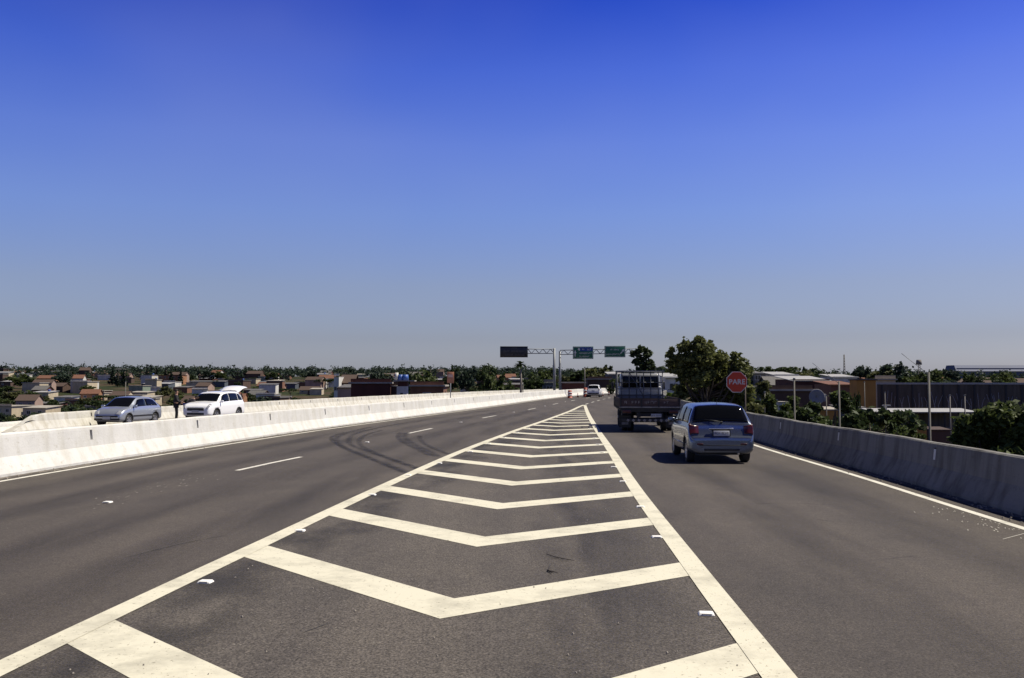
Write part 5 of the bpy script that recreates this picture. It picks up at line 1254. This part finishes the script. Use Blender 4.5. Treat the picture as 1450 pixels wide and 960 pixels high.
# trees of the town, each its own
tk_ = [('broad', 0, LEAF[0]), ('broad', 1, LEAF[1]), ('broad', 2, LEAF[3]), ('tall', 3, LEAF[0]), ('broad', 4, LEAF[2]), ('flat', 5, LEAF[0]), ('bush', 6, LEAF[1]), ('bush', 7, LEAF[0])]
kn = {'broad': 'rounded tree', 'tall': 'tall slim tree', 'flat': 'wide flat topped tree', 'bush': 'low bushy tree', 'conifer': 'pointed conifer'}
cn = {'leaf_dark': 'dark green', 'leaf_mid': 'mid green', 'leaf_blue': 'blue green', 'leaf_olive': 'olive green', 'leaf_bright': 'bright green'}
tp = []
for _ in range(225):
    left = rh.random() < .72
    px = rh.uniform(-10, 860) if left else rh.uniform(930, 1460); Y = (250 + 560 * rh.random()) if left else (165 + 420 * rh.random()) 
    if px > 640 and px < 1060 and Y < 230: continue
    k_, sd, lf = rh.choice(tk_); h = rh.uniform(4.5, 8.5) * (.75 if k_ == 'bush' else 1.0); w = h * rh.uniform(1.1, 1.7)
    tp.append((px, Y, h, w, k_, sd, lf))
for _ in range(24):
    px = rh.uniform(1062, 1240) if rh.random() < .75 else rh.uniform(1236, 1282); Y = rh.uniform(76, 118) if px < 1240 else rh.uniform(84, 100); k_, sd, lf = rh.choice(tk_[:6]); x = (px - 725) / F * Y
    h = dp(px, rh.uniform(564, 588) if px < 1240 else rh.uniform(590, 610), Y).z - gz(x, Y); tp.append((px, Y, max(2, h), rh.uniform(3.2, 6), k_, sd, lf))
for _ in range(30):
    px = rh.uniform(-5, 140); Y = rh.uniform(230, 420); k_, sd, lf = rh.choice(tk_[:6]); tp.append((px, Y, rh.uniform(3.5, 6.5), rh.uniform(5, 9), k_, sd, lf))
# named trees of the skyline
for px, yt, Y, wpx, k_, sd, lf in ((33, 530, 300, 38, 'broad', 1, 1), (86, 529, 260, 30, 'broad', 2, 3), (10, 545, 250, 30, 'broad', 0, 0), (1257, 514, 250, 50, 'broad', 4, 3), (1218, 517, 430, 26, 'broad', 2, 3), (1165, 520, 380, 34, 'broad', 0, 0), (1145, 520, 420, 22, 'broad', 4, 0),
        (1128, 522, 420, 24, 'broad', 1, 0), (686, 515, 330, 30, 'broad', 2, 0), (768, 519, 300, 36, 'broad', 0, 1), (755, 530, 190, 34, 'broad', 1, 0), (660, 518, 380, 30, 'broad', 0, 3), (640, 519, 420, 24, 'broad', 4, 0), (838, 519, 330, 34, 'flat', 5, 0), (859, 518, 340, 16, 'tall', 3, 0),
        (930, 515, 220, 30, 'broad', 2, 3), (700, 528, 210, 34, 'broad', 4, 1), (722, 540, 190, 22, 'bush', 6, 1), (600, 521, 380, 44, 'broad', 1, 1), (570, 524, 360, 30, 'broad', 2, 0), (540, 522, 420, 30, 'broad', 0, 3), (297, 524, 430, 20, 'broad', 2, 3), (312, 524, 420, 18, 'broad', 1, 1),
        (352, 522, 440, 16, 'broad', 0, 3), (388, 526, 400, 24, 'broad', 2, 0), (440, 524, 430, 22, 'broad', 0, 3), (190, 545, 250, 18, 'broad', 0, 0), (252, 552, 220, 20, 'bush', 6, 2), (136, 566, 190, 24, 'bush', 7, 1), (60, 560, 210, 24, 'bush', 6, 2), (40, 568, 180, 22, 'bush', 7, 0), (475, 553, 180, 22, 'bush', 7, 0),
        (1060, 520, 200, 14, 'broad', 2, 3), (1210, 548, 100, 14, 'broad', 0, 0), (1300, 524, 350, 34, 'broad', 1, 1), (1330, 523, 350, 28, 'broad', 4, 1), (1345, 520, 420, 26, 'broad', 0, 3), (1375, 524, 360, 26, 'broad', 1, 0), (1420, 524, 380, 34, 'broad', 0, 1), (880, 545, 150, 22, 'bush', 6, 4), (866, 546, 155, 16, 'bush', 7, 1),
        (160, 521, 560, 14, 'conifer', 8, 3), (167, 523, 560, 10, 'conifer', 8, 3), (208, 519, 560, 10, 'conifer', 8, 3), (214, 517, 560, 10, 'conifer', 8, 3), (222, 520, 560, 12, 'conifer', 8, 3), (235, 521, 560, 12, 'conifer', 8, 3), (249, 518, 560, 10, 'conifer', 8, 3), (243, 522, 560, 9, 'conifer', 8, 3), (176, 523, 560, 12, 'conifer', 8, 3), (256, 522, 560, 9, 'conifer', 8, 3)):
    if px < 500: Y = solve_y(px, yt, 11 if k_ == 'conifer' else (9.5 if yt < 535 else 5.5))
    p = dp(px, yt, Y); h = max(3.5, p.z - gz(p.x, Y)) * (1.08 if k_ != 'conifer' else 1); w = wpx / F * Y / {'broad': .82, 'flat': 1.4, 'tall': .5, 'conifer': .42, 'bush': 1.1}[k_]; tp.append((px, Y, h, w, k_, sd, LEAF[lf]))
cnt = {}
for q in sorted(tp, key=lambda q: q[:2]): cnt.setdefault((q[4], q[6].name, landmark(q[0])), []).append(q)
for key, L in cnt.items():
    for i, q in enumerate(L):
        px, Y, h, w, k_, sd, lf = q; x = (px - 725) / F * Y
        lab = f'{cn[key[1]]} {kn[key[0]]} {key[2]}' + (f', {ordn[i]} such from left' if len(L) > 1 else '')
        put_tree((x, Y, gz(x, Y) - .2), h, w, k_, sd, lf, lab, 'trees of the town below the viaduct', n=1500, size=.055)
# far wood on the horizon: one mass
rn = random.Random(9); b = MB(); im = b.mi(LEAF[3])
for i in range(1900):
    ang = rn.uniform(-36, 36); d = rn.uniform(640, 1250) + (90 if ang < 2 else 0); x, y = d * math.sin(R(ang)), d * math.cos(R(ang)); h = rn.uniform(7, 11); z = gz(x, y)
    leaves(b, [((x, y, z + h * .5), (h * .6, h * .5, h * .5))], 90, 1.15, LEAF[3], rn, 1.3)
tag(b.build('distant_wood'), kind='stuff')
